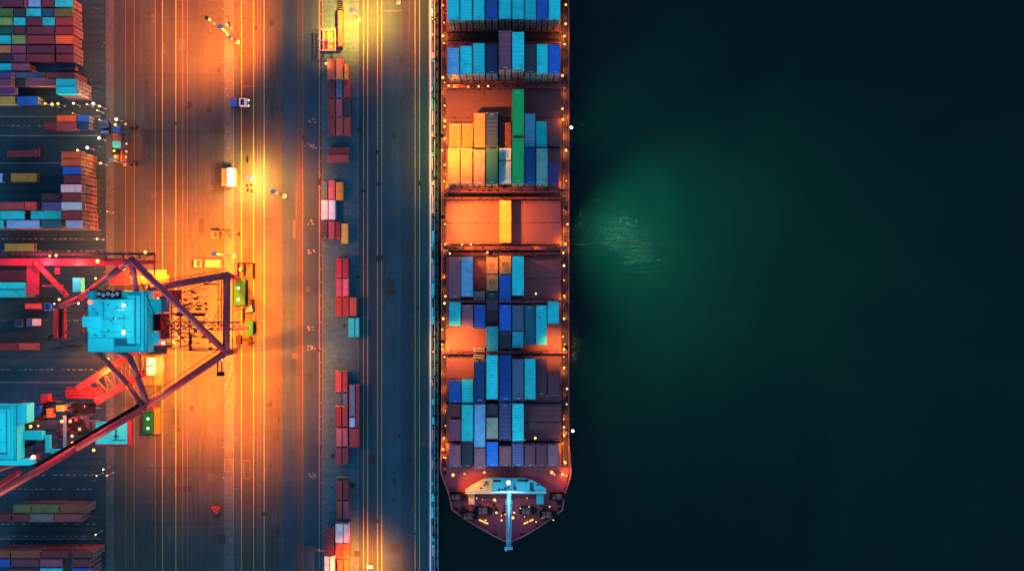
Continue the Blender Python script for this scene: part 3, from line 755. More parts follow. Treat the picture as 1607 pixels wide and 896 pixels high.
for k in range(18): deck_lamp(rl.uniform(725,872),rl.uniform(778,822),ZD+rl.uniform(.8,1.6),rl.uniform(.12,.2),rl.choice(('lamp_orange','lamp_amber')))
deck_lamp(798,757,ZD+11.6,.55,'lamp_cool')
for x,y,z in ((896.6,200.5,ZD+3.2),(899,676,ZD+3.4)):            # bright outboard lamps on brackets
    c = P(x,y,z); mb = MB(); mb.ball(c,.40,0,2); mb.tube((c.x-2.2,c.y,c.z-.3),(c.x-.4,c.y,c.z),.1,1,8)
    mb.build('outboard_lamp',[M['lamp_white'],M['dark']],ship)
# sodium floodlights on slim posts along the port side and at the hatch ends
def ship_flood(x,y,z,tx,ty,power,cone=75,col=SODIUM,blend=.55,size=.5):
    c = P(x,y,z); t = P(tx,ty,ZH); d = (t-c).normalized()
    mb = MB(); mb.tube((c.x,c.y,ZD),(c.x,c.y,c.z-.2),.16,0,8,.10)
    post = mb.build('floodlight_post', M['deck_dark'], ship)
    mb = MB(); mb.cbox(c+Vector((0,0,.35)),(.9,.9,.4),0); mb.ball(c+d*.15,.22,1); mb.build('floodlight_head',[M['dark'],M['lamp_amber']],post)
    lamp('SPOT', c+d*.5, col, power, size, t, cone, blend, 'deck_floodlight')
PS = .11
ship_flood(693.5,214,40,724,222,500e3*PS,76,blend=1)
ship_flood(695.5,341,31,766,346,520e3*PS,70,blend=.9)
ship_flood(695.5,536,22,724,548,165e3*PS,82,blend=1)
ship_flood(889,545,20,868,546,80e3*PS,66,blend=1)
ship_flood(698,741,19,742,762,75e3*PS,46,blend=1)
ship_flood(770,398,24,766,414,20e3*PS,52,blend=1)
for x,y,pw in ((714,134,9e3),(885,57,12e3),(697,57,5e3),(885,383,12e3),(697,384,8e3),(697,700,5e3),(886,702,7e3),(887,745,7e3),(697,548,6e3),(885,470,4e3),(885,190,5e3),(697,290,7e3),(885,290,6e3),(740,386,5e3),(840,386,4e3)):
    lamp('POINT',P(x,y,ZD+ (3.0 if x<700 or x>880 else 9)),SODIUM,pw*.05,.4,name='deck_lamp_light')
lamp('POINT',P(798,759,ZD+12.6),(.5,.92,1),1.6e3,.4,name='foremast_light')
for k in range(23):
    y_ = 20+k*31.5
    for x_ in (696.5,886.5): lamp('POINT',P(x_+rl.uniform(-1.5,1.5),y_+rl.uniform(-9,9),ZD+1.5),(1,.34,.03),rl.choice((25,50,90,150)),.15,name='deck_lamp_light')
# green spots added to shape the glow and sparkle on the water
lamp('SPOT',P(893,325,27),(.20,1,.48),140e3,.6,P(1110,400,-3),100,1.0,'added_water_spot')
lamp('SPOT',P(893,170,24),(.16,1,.66),16e3,.6,P(1130,200,-3),112,1.0,'added_water_spot')
lamp('SPOT',P(893,560,24),(.16,1,.60),16e3,.6,P(1120,600,-3),112,1.0,'added_water_spot')
lamp('SPOT',P(893,318,10),(.75,1,.32),21e3,.3,P(1006,386,-3),40,1.0,'added_water_spot')
c = P(892,327,24); mb = MB(); mb.tube((c.x-.6,c.y,ZD),(c.x-.6,c.y,c.z-.2),.16,0,8,.1)
post = mb.build('floodlight_post', M['deck_dark'], ship); mb = MB(); mb.cbox((c.x-.6,c.y,c.z+.2),(1.1,1.1,.5)); mb.build('floodlight_head', M['dark'], post)  # post and head added to carry the main glow spot

# ------------------------------------------------------------------ QUAY EDGE
qw = empty('quay_wall', P(681,448,0), 'long concrete quay edge with cable channel and fender rail beside the ship', 'quay wall')
mb = MB(); mb.pbox(674.2,-300,676.6,1200,.0,.35); mb.build('kerb', M['pale'], qw)
mb = MB(); mb.pbox(676.8,-300,681.2,1200,.0,.10,0); 
rq = random.Random(5); y = -60
pan = MB()
while y < 960:
    h = rq.choice((4,6,9,14,20)); x0 = 677.2+rq.choice((0,0,.6)); x1 = 680.8-rq.choice((0,0,.8,1.6))
    pan.pbox(x0,y,x1,y+h-rq.choice((.7,1.2,2.2)),.11,.11+rq.uniform(.05,.35),rq.choice((0,0,1,2)))
    if rq.random() < .35: pan.pbox(677.5,y+1,678.6,y+2.4,.5,.9,3)
    y += h
mb.build('cable_channel', M['dark'], qw); pan.build('channel_covers', [M['house_edge'],M['galv'],M['house_cyan'],M['dark']], qw)
mb = MB(); mb.pbox(681.6,-300,682.4,1200,.0,.28); mb.build('edge_rail', M['galv'], qw)
mb = MB()
a = P(686.4,-300,-.6); b = P(686.4,1200,-.6); mb.tube((a.x,b.y,-.6),(a.x,a.y,-.6),.38,0,12); mb.build('fender_tube', M['house_edge'], qw)
mb = MB()
for y in range(-60,960,17):
    c = P(685.2,y,-.8); mb.cbox(c,(.5,1.0,1.8))
mb.build('fender_block', M['rubber'], qw)
for y in range(-30,930,62):
    c = P(683.2,y,0); mb = MB(); mb.tube((c.x,c.y,.0),(c.x,c.y,.55),.2,0,10); mb.tube((c.x,c.y,.55),(c.x,c.y,.75),.34,0,10)
    mb.build('bollard', M['dark'], qw)
# mooring lines from bow to quay
# ------------------------------------------------------------------ CRANES
def V(px,py,z): return P(px,py,z)
cr = empty('quay_crane', P(315,490,0), 'red portal crane with big cyan machinery house and angled tube frame', 'crane', 'dockside cranes')
NA,NB,NC,NW = V(207,408,50),V(356,432,34),V(355,553,36),V(98,480,37)
def tubes(name, pts, r, parent, mat='crane_red'):
    mb = MB(); mb.path(pts, r, 0, 16)
    for p in (pts[0],pts[-1]): mb.ball(p, r*1.08)
    return mb.build(name, M[mat], parent)
tubes('frame_tube',[NA,V(190,420,47.5),V(148,452,40),V(125,468,38),NW],.85,cr,'crane_maroon')
tubes('frame_tube',[NA,NC],.85,cr,'crane_maroon')
tubes('frame_tube',[NA,V(214,457,42)],.7,cr,'crane_maroon')
tubes('frame_tube',[V(57,413,38),V(104,463,37)],.7,cr)
tubes('frame_tube',[V(235,453,37),NB],.9,cr,'crane_maroon')
tubes('frame_tube',[NB,NC],.95,cr,'crane_maroon')
tubes('frame_tube',[NC,V(226,640,38)],.9,cr)
tubes('frame_tube',[V(150,549,38),V(200,603,37.5),V(224,638,38)],.75,cr,'crane_maroon')
tubes('frame_tube',[V(176,548,40),V(203,560,40),V(216,590,39),V(231,634,38)],.8,cr,'crane_maroon')
for top,base in ((NB,(371,438)),(NC,(368,551)),(V(185,470,37),(247,468)),(V(188,550,37),(247,541))):
    b = P(*base,2.2); mb = MB(); mb.tube(b,top,1.0,0,14,.85); mb.build('leg', M['crane_maroon'], cr)
# main girder and its walkway
mb = MB(); mb.pbox(-60,406,200,416.5,35.2,37.4); mb.pbox(200.3,408,243,415,35.4,37.0); mg = mb.build('main_girder', M['crane_red'], cr)
mb = MB(); mb.pbox(-60,396.6,243,400.4,36.2,36.35)
for yy in (396.8,400.2):
    for zz in (36.9,37.4):
        a = P(-60,yy,zz); b = P(243,yy,zz); mb.box((a.x,a.y-.05,zz-.05),(b.x,a.y+.05,zz+.05))
    for k in range(60): a = P(-58+k*5.1,yy,37); mb.box((a.x-.04,a.y-.04,36.3),(a.x+.04,a.y+.04,37.4))
for k in range(14):
    x = random.uniform(0,236); mb.pbox(x,397.2,x+random.uniform(2,5),399.8,36.36,36.36+random.uniform(.3,1.1))
mb.build('walkway', M['grating'], mg)
mb = MB()
for k in range(9):
    mb = MB(); mb.pbox(10+k*26,400.6,12+k*26,405.8,36.0,36.2); mb.build('girder_bracket', M['grating'], mg)
mb = MB(); mb.pbox(203,431,243.2,432.2,34.4,34.9); mb.pbox(241.5,396,243,432,34.5,35); mb.pbox(203,405.6,204,432,34,34.95); mb.build('service_rail', M['grating'], mg)
mb = MB(); mb.pbox(172,424,262,447,24.0,25.2); mb.pbox(205,432,266,446,26.0,27); mb.build('trolley_platform', M['crane_red'], cr)
mb = MB(); mb.pbox(42,406,58,462,33,34.6); mb.pbox(86,420,92,430,33,34); mb.pbox(66,447,98,450,33,34); mb.build('cross_beam', M['crane_maroon'], cr)
mb = MB(); mb.pbox(95,485,101,530,35,36.8); mb.pbox(84,485,89.5,530,35,36.4); mb.pbox(101.3,490,137,492,35,35.8); mb.pbox(101.3,522,137,524,35,35.8); mb.pbox(129,492.2,130.4,521.8,35,35.6); mb.build('tail_frame', M['crane_red'], cr)
for k in range(26):
    x = random.uniform(60,135); y = random.choice((random.uniform(440,484),random.uniform(526,548)))
    w = random.uniform(1,7); mb = MB(); mb.pbox(x,y,x+w,y+random.uniform(.6,3),random.uniform(24,33),34+random.uniform(-1,1)); mb.build('rigging_strut', M['dark'], cr)
mb = MB()
for y in (423,431,437,444): mb.pbox(112,y,137,y+.7,35,35.3)
for x in (119,126): mb.pbox(x,420,x+.7,447,35.2,35.6)
mb.build('gantry_frame', M['dark'], cr)
# machinery house
zh0,zh1 = 37.5,44.0
def house(parent, X, Y, extras=True):
    """cyan machinery house; X, Y: roof rectangle in photo pixels"""
    x0,x1 = X; y0,y1 = Y; w = x1-x0; h = y1-y0
    mb = MB(); mb.pbox(x0,y0,x1,y1,zh0,zh1-1.2); 
    hs = mb.build('machinery_house', M['house_cyan'], parent)
    mb = MB()
    mb.pbox(x0+1.5,y0+h*.14,x0+w*.77,y1-h*.24,zh1-1.19,zh1); mb.pbox(x0+w*.66,y0+h*.07,x0+w*.87,y1-h*.14,zh1-1.19,zh1-.35)
    mb.pbox(x0+1,y1-h*.235,x0+w*.43,y1-1,zh1-1.19,zh1-.5); mb.pbox(x0+w*.885,y0+1,x0+w*.93,y1-1.5,zh1-1.19,zh1-.75)
    mb.build('roof_deck', M['house_cyan'], hs)
    mb = MB()
    for q in ((x0,y0,x1,y0+.8),(x0,y1-.8,x1,y1),(x0,y0,x0+.8,y1),(x1-.8,y0,x1,y1)): mb.pbox(*q,zh1-1.1,zh1-.85)
    for k in (.3,.52): mb.pbox(x0+2,y0+h*(.15+k),x0+w*.72,y0+h*(.15+k)+.35,zh1+.005,zh1+.05)
    mb.pbox(x0+w*.60,y0+h*.36,x0+w*.605,y1-h*.25,zh1+.005,zh1+.08); mb.pbox(x0+w*.46,y1-h*.21,x0+w*.80,y1-h*.11,zh1-1.18,zh1-1.0); mb.pbox(x0+w*.79,y0+h*.08,x0+w*.80,y1-h*.13,zh1-.34,zh1-.25)
    mb.build('roof_trim', M['house_edge'], hs)
    return hs
hs = house(cr,(137,232),(456.5,553))
mb = MB(); mb.pbox(129,497,158,513,zh1-1.19,zh1+.9); mb.pbox(140,497,157,524,zh1+.02,zh1+.6); mb.prism(poly([(139,513),(157,519),(156,524),(138,519)],zh1),zh1+.03,zh1+.7); mb.build('roof_hatch', M['house_cyan'], hs)
mb = MB()
for k in range(5):
    c = P(156+k*7.2,461+(k%2)*2,zh1); mb.cbox((c.x,c.y,zh1-.4),(1.2,2.0,1.5),1); mb.tube((c.x,c.y,zh1+.35),(c.x,c.y,zh1+.55),.5,0,14)
mb.pbox(152,467,170,469.5,zh1-1.19,zh1-.1); mb.build('cooling_unit', [M['galv'],M['dark']], hs)
mb = MB(); mb.pbox(194,477,197.5,480,zh1+.005,zh1+.8); mb.pbox(183,485,196,487,zh1+.005,zh1+.35); mb.pbox(192.5,517.5,196.5,521,zh1+.005,zh1+.7); mb.pbox(192.5,523,196.5,527,zh1+.005,zh1+.7); mb.build('roof_vent', M['white'], hs)
mb = MB(); mb.pbox(114,436,127,458,35,37.8); mb.build('side_hut', M['house_cyan'], cr)
mb = MB(); mb.pbox(233.2,469,248,492,36,39.5); mb.build('electrical_room', M['house_cyan'], cr); mb = MB(); mb.pbox(233.2,521,246,541,36,39); mb.build('electrical_room', M['house_cyan'], cr)
mb = MB(); mb.pbox(233.2,493,248,519,36,38.2); mb.build('cable_reel_housing', M['dark'], cr)
mb = MB(); mb.pbox(249,468,262,490,34,36.5); mb.build('switch_cabin', paint('violet_grey',(.22,.16,.26)), cr)
def grate(parent, x0,y0,x1,y1,z,mat='grating',step=4):
    mb = MB(); mb.pbox(x0,y0,x1,y1,z-.12,z)
    for q in ((x0,y0,x1,y0+.5),(x0,y1-.5,x1,y1),(x0,y0,x0+.5,y1),(x1-.5,y0,x1,y1)): mb.pbox(*q,z+.85,z+.98)
    n = max(1,int((x1-x0)/step))
    for i in range(n+1):
        for yy in (y0+.2,y1-.4):
            c = P(x0+.3+i*(x1-x0-.6)/n,yy,z); mb.box((c.x-.04,c.y-.04,z),(c.x+.04,c.y+.04,z+.9))
    return mb.build('platform', M[mat], parent)
grate(cr,231,542,262,555,33); grate(cr,249,492,266,532,33.5,'crane_red'); grate(cr,265,455,285,470,32,'crane_maroon'); grate(cr,296,547.5,348,549.5,31,'dark'); grate(cr,297,524,301,549,31,'dark'); grate(cr,275,492,322,496,30,'dark')
mb = MB()                                           # stair and ladder along the sea side
for x in (341.5,346.6): mb.pbox(x,437,x+1,520,31.5,31.8)
for k in range(22): mb.pbox(341.6,438+k*3.8,347.4,438.8+k*3.8,31.55,31.7)
mb.pbox(320,445,341,447.2,31,31.3); mb.pbox(320,440,321,447,31,31.6); mb.build('ladder', M['dark'], cr)
mb = MB(); mb.pbox(340.5,556,342,584,30,30.6); mb.pbox(347,556,348.2,584,30,30.6); mb.pbox(340,584,350,590,29,31); mb.build('hanging_frame', M['dark'], cr)
mb = MB(); mb.pbox(278,513,330,519,20,21.4,1); mb.pbox(330.3,512.6,388,518.6,18,19.6,0); mb.tube(V(312,517,22),V(325,497,27),.2,0,8); mb.tube(V(305,494,27),V(326,494,27),.2,0,8); mb.build('sill_beam', [M['crane_maroon'],M['slate'] if 'slate' in M else CM['slate']], cr)
mb = MB()
for k in range(70):
    x = random.uniform(248,330); y = random.uniform(452,548)
    if (x-250)*.82 > (y-445) + 30: continue
    w = random.uniform(1,7); mb.pbox(x,y,x+w,y+random.uniform(.6,4),random.uniform(34.3,35),random.uniform(35.5,38),random.choice((0,0,1,1,1,2)))
for k in range(6): mb.tube(V(random.uniform(250,280),random.uniform(455,540),36),V(random.uniform(280,318),random.uniform(470,540),35),.12,0,6)
for y in (456,474,492,510,528,545): mb.pbox(250,y,262+(y-448)*.62,y+1.3,33.7,34.29,1)
for x in (254,268,282,296): mb.pbox(x,452+(x-254)*1.15,x+1.2,546,33.1,33.69,1)
mb.build('trolley_machinery', [M['dark'],M['crane_maroon'],M['bogie_green']], cr)
def bogie(parent, x0,y0,x1,y1, mat='bogie_green', lights=()):
    mb = MB(); mb.pbox(x0,y0,x1,y1,1.1,2.6); mb.bevel(.12)
    bg = mb.build('bogie', M[mat], parent)
    mb = MB(); xm = (x0+x1)/2
    n = max(2,int((y1-y0)/9))
    for k in range(n):
        c = P(xm,y0+(k+.5)*(y1-y0)/n,.5); mb.tube((c.x-.5,c.y,.56),(c.x+.5,c.y,.56),.52,0,14)
    mb.build('wheels', M['dark'], bg)
    for x,y in lights:
        mb = MB(); mb.ball(P(x,y,2.9),.38); mb.build('bogie_lamp', M['lamp_green'], bg)
    return bg
bogie(cr,366,438,385,479,lights=((374,452),(374,470)))
bogie(cr,386.5,503,397,527,lights=())
mb = MB()
for x,y,w,h in ((372,412,26,2),(372,412,1.2,24),(396,412,1.2,26),(382,412,1,22),(370,527,8,14),(380,532,16,3),(388,538,9,2),(366,480,22,1.2),(380,484,2,20),(391,470,5,18),(384,490,12,1.5)):
    mb = MB(); mb.pbox(x,y,x+w,y+h,.4,1.6); mb.build('bogie_beam', M['dark'], cr)
mb = MB(); c = P(393,482,1.5); mb.prism(poly([(384,490),(394,478),(397,489)],2.2),.5,2.2); mb.build('cable_guard', CM['violet'], cr)
bogie(cr,240,455,252,485,'crane_maroon'); bogie(cr,240,533,252,552,'crane_maroon')
CRL = [(153,410,38.5,.5,'lamp_amber'),(228,396,38,.4,'lamp_amber'),(78,402,38,.32,'lamp_amber'),(88,401,38,.36,'lamp_amber'),(248,468,37,.3,'lamp_amber'),(275,471,34,.3,'lamp_white'),(281,529,33,.35,'lamp_amber'),(272,536,33,.4,'lamp_amber'),(270,506,34,.4,'strip_amber'),(93,470,36,.35,'lamp_amber'),(141,474,zh1+.6,.6,'lamp_red'),(123,476,35,.25,'lamp_white'),(256,538,34,.45,'lamp_green'),(348,564,35,.2,'lamp_white'),(377,423,2,.45,'lamp_amber'),(150,437,36,.3,'lamp_amber'),(168,563,34,.3,'lamp_amber')]
for x,y,z,r,mt in CRL:
    c = P(x,y,z); mb = MB(); mb.ball(c,r,0); mb.cbox((c.x,c.y,c.z-r-.1),(r,r,.3),1); mb.build('crane_lamp',[M[mt],M['dark']],cr)

def handrail(name, a, b, off, parent, mat='dark'):
    a = Vector(a); b = Vector(b); d = (b-a).normalized(); n = Vector((-d.y,d.x,0)).normalized()*off; up = Vector((0,0,1.0))
    mb = MB()
    for h in (.45,.95): mb.tube(a+n+up*h, b+n+up*h, .07, 0, 6)
    k = int((b-a).length/1.6)
    for i in range(k+1):
        q_ = a.lerp(b,i/k)+n; mb.tube(q_, q_+up*.95, .05, 0, 5)
    mb.prism([(a+n*.55).xy,(b+n*.55).xy,(b+n*1.05).xy,(a+n*1.05).xy], min(a.z,b.z)-.1, min(a.z,b.z)) if abs(a.z-b.z) < .5 else None
    return mb.build(name, M[mat], parent)
handrail('handrail', V(225,640,38), NC, 1.7, cr); handrail('handrail', NC, NB, -1.8, cr); handrail('handrail', V(262,449,36.5), NB, 1.5, cr)
handrail('handrail', V(101,530,37), V(101,485,37), 1.2, cr)
mb = MB()
for a_,b_ in ((NA,V(95,528,37)),(NA,V(262,540,36)),(NA,V(10,400,38)),(NA,V(243,399,37)),(NB,V(262,470,37)),(NC,V(262,548,36)),(NC,V(300,512,25)),(NB,V(332,517,25))): mb.tube(a_,b_,.09,0,5)
for k in range(7): mb.tube(V(262+k*3,462+k*10,36),V(330-k*2,452+k*13,34.5),.08,0,5)
mb.build('stay_cables', M['dark'], cr)
mb = MB()
for x0_,y0_,x1_,y1_ in ((137.4,457,231.6,457.6),(137.4,552.2,231.6,552.8),(137.4,457,138,552.8),(231,457,231.6,552.8)): mb.pbox(x0_,y0_,x1_,y1_,zh1-.15,zh1-.05); mb.pbox(x0_,y0_,x1_,y1_,zh1-.6,zh1-.52)
for k in range(24):
    for yy in (457.2,552.4): c = P(138+k*4.05,yy,zh1-.5); mb.box((c.x-.04,c.y-.04,zh1-1.19),(c.x+.04,c.y+.04,zh1-.06))
mb.build('roof_railing', M['house_edge'], hs)
mb = MB(); rk = random.Random(11)
for k in range(16):
    x = rk.uniform(145,205); y = rk.uniform(474,526); mb.pbox(x,y,x+rk.uniform(.6,3),y+rk.uniform(.6,2),zh1+.004,zh1+rk.uniform(.1,.5))
mb.pbox(162,474,162.6,500,zh1+.004,zh1+.12); mb.pbox(162.7,500,190,500.5,zh1+.004,zh1+.12)
mb.build('roof_fittings', M['house_edge'], hs)
mb = MB()
for i in range(12):                                   # lattice boom of the trolley track behind the frame
    x0_ = 262+i*10; mb.tube(V(x0_,506,34.5),V(x0_+10,517,34.5),.11,0,5); mb.tube(V(x0_+10,506,34.5),V(x0_,517,34.5),.11,0,5)
for yy in (505.6,517.2): mb.tube(V(262,yy,34.5),V(383,yy,34.5),.16,0,6)
mb.build('lattice_boom', M['crane_maroon'], cr)
c2 = empty('quay_crane', P(140,690,0), 'red crane partly cut off, cyan house and slanting tube below first crane', 'crane', 'dockside cranes')
tubes('frame_tube',[V(224,641.5,38.4),V(120,703,38.5),V(-40,796,39)],.9,c2)
tubes('frame_tube',[V(-30,745,37),V(60,716,37)],.7,c2); tubes('frame_tube',[V(-30,780,33),V(28,742,33)],.8,c2)
for a,b in (((216,549),(122,610)),((226,585),(150,631))):
    mb = MB(); A = V(*a,30); B = V(*b,30); d = (B-A); n = Vector((-d.y,d.x,0)).normalized()*.85
    mb.prism([(A+n).xy,(B+n).xy,(B-n).xy,(A-n).xy],28.6,30.2); mb.build('main_girder', M['crane_red'], c2)
mb = MB()
for k in range(7):
    a_ = V(216-k*13.4,549+k*8.7,30).lerp(V(226-k*10.9,585+k*6.6,30),0.04); b_ = V(216-k*13.4,549+k*8.7,30).lerp(V(226-k*10.9,585+k*6.6,30),.96); mb.tube(a_,b_,.16,0,6)
    if k < 6: mb.tube(a_,V(226-(k+1)*10.9,585+(k+1)*6.6,30),.11,0,5)
mb.build('girder_bracing', M['crane_maroon'], c2)
handrail('handrail', V(60,739,38.8), V(222,643,38.6), 1.7, c2)
b = P(245,632,2.2); mb = MB(); mb.tube(b,V(226,640,37.6),1.0,0,14,.85); mb.build('leg', M['crane_maroon'], c2)
b = P(199,681,2.2); mb = MB(); mb.tube(b,V(177,680,25.9),.9,0,14,.8); mb.build('leg', M['crane_maroon'], c2)
h2 = house(c2,(-50,26),(636,722))
mb = MB(); mb.pbox(26.3,634,42,664,zh0,zh1-1.6); mb.build('electrical_room', M['house_cyan'], c2); mb = MB(); mb.pbox(-40,722.3,47,730,zh0,zh1-2); mb.build('electrical_room', M['house_cyan'], c2)
mb = MB(); mb.pbox(35,677,66,690,36,38.5); mb.pbox(71,683,78,710,36,37.5); mb.pbox(80,705,103,711.5,36,37.2); mb.build('equipment_platform', M['house_cyan'], c2)
mb = MB(); mb.pbox(150,662,199.5,697,26,27.2); mb.build('cab_roof', M['house_cyan'], c2)
mb = MB(); mb.pbox(200,654,206,699,26,27); mb.pbox(150,697.3,206,700,26,26.8); mb.build('cab_frame', M['crane_red'], c2)
mb = MB(); mb.pbox(181,672,182,690,27.21,27.5); mb.pbox(178,684,186,685,27.21,27.4); mb.pbox(176,690,196,690.8,27.21,27.3); mb.build('cab_antenna', M['dark'], c2)
mb = MB()
for k in range(90):
    x = random.uniform(28,140); y = random.uniform(628,716)
    if y > 712-(x-60)*.55: continue
    w = random.uniform(1,8); mb.pbox(x,y,x+w,y+random.uniform(.6,5),random.uniform(26,31),random.uniform(32,35.5),random.choice((0,0,0,1,1,2,3)))
for y in (610,620,628): mb.pbox(65,y,165,y+.9,29,29.4,0)
mb.build('trolley_machinery',[M['dark'],M['crane_maroon'],CM['violet'],CM['slate']],c2)
mb = MB(); mb.pbox(64,619,76,632,31,33.5); mb.pbox(103,608,160,625,25.5,27); mb.build('trolley_cab', M['crane_red'], c2)
mb = MB(); mb.pbox(54,636,63,652,33,35); mb.build('drive_unit', CM['blue'], c2)
mb = MB(); mb.pbox(73,641,82.5,655,33,35.2); mb.build('drive_unit', CM['orange'], c2)
mb = MB(); mb.pbox(88,636,100,645,33,35.4); mb.build('drive_unit', CM['amber'], c2)
mb = MB(); mb.pbox(145,664,158,678,24,25.6); mb.build('drive_unit', CM['salmon'], c2)
grate(c2,99,652,104,712,35.5,'galv'); grate(c2,40,660,100,672,35,'grating'); grate(c2,104,632,150,648,31,'dark'); grate(c2,104,650,140,700,29,'grating')
for x,y,z,r,mt in ((48,669,37,.4,'lamp_amber'),(60,668,37,.26,'lamp_orange'),(97,661,36.5,.4,'lamp_amber'),(110,661,34,.36,'lamp_amber'),(113,684,33,.34,'lamp_amber'),(114,695,33,.4,'lamp_amber'),(125,673,33,.34,'lamp_amber'),(37,658,40,.5,'lamp_white'),(52,717,38,.5,'lamp_white'),(170,563,31,.28,'lamp_amber'),(147,706,24,.4,'lamp_amber')):
    c = P(x,y,z); mb = MB(); mb.ball(c,r,0); mb.cbox((c.x,c.y,c.z-r-.1),(r,r,.3),1); mb.build('crane_lamp',[M[mt],M['dark']],c2)
bogie(c2,224,646,240,680,lights=((232,657),(232,672),))
mb = MB(); mb.pbox(240.5,640,251,681,.4,1.2); 
for k in range(14): mb.pbox(251,641+k*2.8,254,642.2+k*2.8,.6,1.0)
mb.build('bogie_frame', M['cab_yellow'], c2)

# ------------------------------------------------------------------ VEHICLES AND YARD THINGS
def wheelset(mb, x, y, w, r=.5, mi=0):
    mb.tube((x-w/2,y,r),(x+w/2,y,r),r,mi,14)
# straddle carrier beside the tall stack
sc_ = empty('straddle_carrier', P(191,222,0), 'tall dark straddle carrier holding three boxes beside the tall yard stack', 'straddle carrier')
for x0,x1 in ((189.5,200),):
    mb = MB(); mb.pbox(x0,191,x0+2.2,254,9.5,10.3); mb.pbox(x1-2.2,191,x1,254,9.5,10.3)
    for k in range(9): mb.pbox(x0+2.3,192+k*7.4,x1-2.3,194+k*7.4,9.6,10.1)
    for k in range(8):
        a = P(x0+2,193+k*7.4,9.9); b = P(x1-2,200.4+k*7.4,9.9); mb.tube(a,b,.12,0,6)
    mb.build('top_frame', M['grating'], sc_)
for x,y in ((191,193),(191,252),(198.8,193),(198.8,252)):
    t = P(x,y,9.5); mb = MB(); mb.cbox((t.x,t.y,5.3),(.5,.5,8.4)); lg = mb.build('leg', M['grating'], sc_)
    mb = MB(); wheelset(mb,t.x,t.y,.5,.6); mb.build('wheel', M['rubber'], lg)
for x0,y0,x1,y1,z1,c in ((177,199,188,208.5,6,'blue'),(177,209.5,185.5,220,6,'orange'),(176.5,221.5,191,231.5,8,'cyan')):
    mb = MB(); mb.pbox(x0,y0,x1,y1,z1-2.5,z1); mb.bevel(.06); mb.build('cargo_box', CM[c], sc_)
mb = MB(); mb.pbox(177,242,187,251.5,3,5.2); mb.pbox(175.5,234,178,252,1,2); mb.bevel(.1); mb.build('drivers_cab', M['cab_yellow'], sc_)
mb = MB(); mb.pbox(176.4,199,177,252,.6,3.2); mb.pbox(188,199,189,252,.6,3.2); mb.build('lower_frame', M['dark'], sc_)
for x,y in ((179,237),(181,246),(197,195),(198.5,226),(198.5,238),(197.8,247),(181,196)):
    mb = MB(); c = P(x,y,10.6 if x > 188 else 6); mb.ball(c,.26 if x>188 else .34); mb.build('work_lamp', M['lamp_orange'] if x > 188 else M['lamp_amber'], sc_)
def truck(px,py,ang,label,cab,bed,L=9.0,lamps=True,cargo=None,roof=None):
    """yard tractor: chassis, cab with windscreen, wheels, trailer bed; length along local +x"""
    e = empty('yard_truck', P(px,py,0), label, 'truck'); e.rotation_euler.z = ang
    def bl(mb,name,m): 
        me = bpy.data.meshes.new(name); mb.bm.normal_update(); mb.bm.to_mesh(me); mb.bm.free()
        for q in (m if isinstance(m,list) else [m]): me.materials.append(q)
        o = bpy.data.objects.new(name,me); COL.objects.link(o); o.parent = e; return o
    mb = MB(); mb.box((-L/2,-.45,.7),(L/2-.3,.45,1.05)); bl(mb,'chassis',M['dark'])
    mb = MB(); mb.box((L/2-2.6,-1.15,1.06),(L/2-.3,1.15,2.9)); mb.bevel(.14); cb = bl(mb,'cab',CM[cab])
    mb = MB(); mb.box((L/2-.36,-1.0,1.9),(L/2-.26,1.0,2.65)); mb.box((L/2-2.2,-.8,2.9),(L/2-1.2,.8,2.96)); o = bl(mb,'windscreen',M['glass']); o.parent = cb
    mb = MB(); mb.box((-L/2,-1.15,1.06),(L/2-3.0,1.15,1.3)); 
    for k in range(5): mb.box((-L/2+.3+k*(L-3.6)/5,-1.2,1.3),(-L/2+.5+k*(L-3.6)/5,1.2,1.42))
    bl(mb,'trailer_bed',CM[bed])
    for x in (L/2-1.4,-L/2+.8,-L/2+2.0):
        for y in (-.95,.95):
            mb = MB(); mb.tube((x,y-.2,.5),(x,y+.2,.5),.5,0,14); bl(mb,'wheel',M['rubber'])
    if lamps:
        for y in (-.8,.8):
            mb = MB(); mb.ball((L/2-.2,y,1.3),.17); bl(mb,'headlight',M['lamp_white'])
    if cargo:
        mb = MB(); mb.box((-L/2+.2,-1.1,1.43),(L/2-3.3,1.1,cargo[1])); mb.bevel(.05); bl(mb,'load_box',CM[cargo[0]])
    return e
truck(378,163,0,'blue yard truck with white cab crossing the lit asphalt','white','navy',5.4,True,('royal blue',2.6))
truck(168,200,R(90),'dark blue yard truck parked on the yard side of the straddle carrier','navy','charcoal',4.2,False,('blue',2.3))
truck(347,369,R(180),'small dark yard truck with bright lamps on orange lit asphalt','brown','dark red',5.2)
truck(328,414,R(180),'lit taupe yard truck under the floodlight above the crane','taupe','brown',8.0,True,('taupe',2.2))
truck(72,481,0,'red and blue yard truck with headlights at crane legs','blue','dark red',6.2)
truck(40,506,R(180),'small dark service truck in the lane behind the crane','navy','slate',4.6,False)
truck(50,241.5,0,'yard tractor in front of the long dark red container','dark red','charcoal',7.0,False)
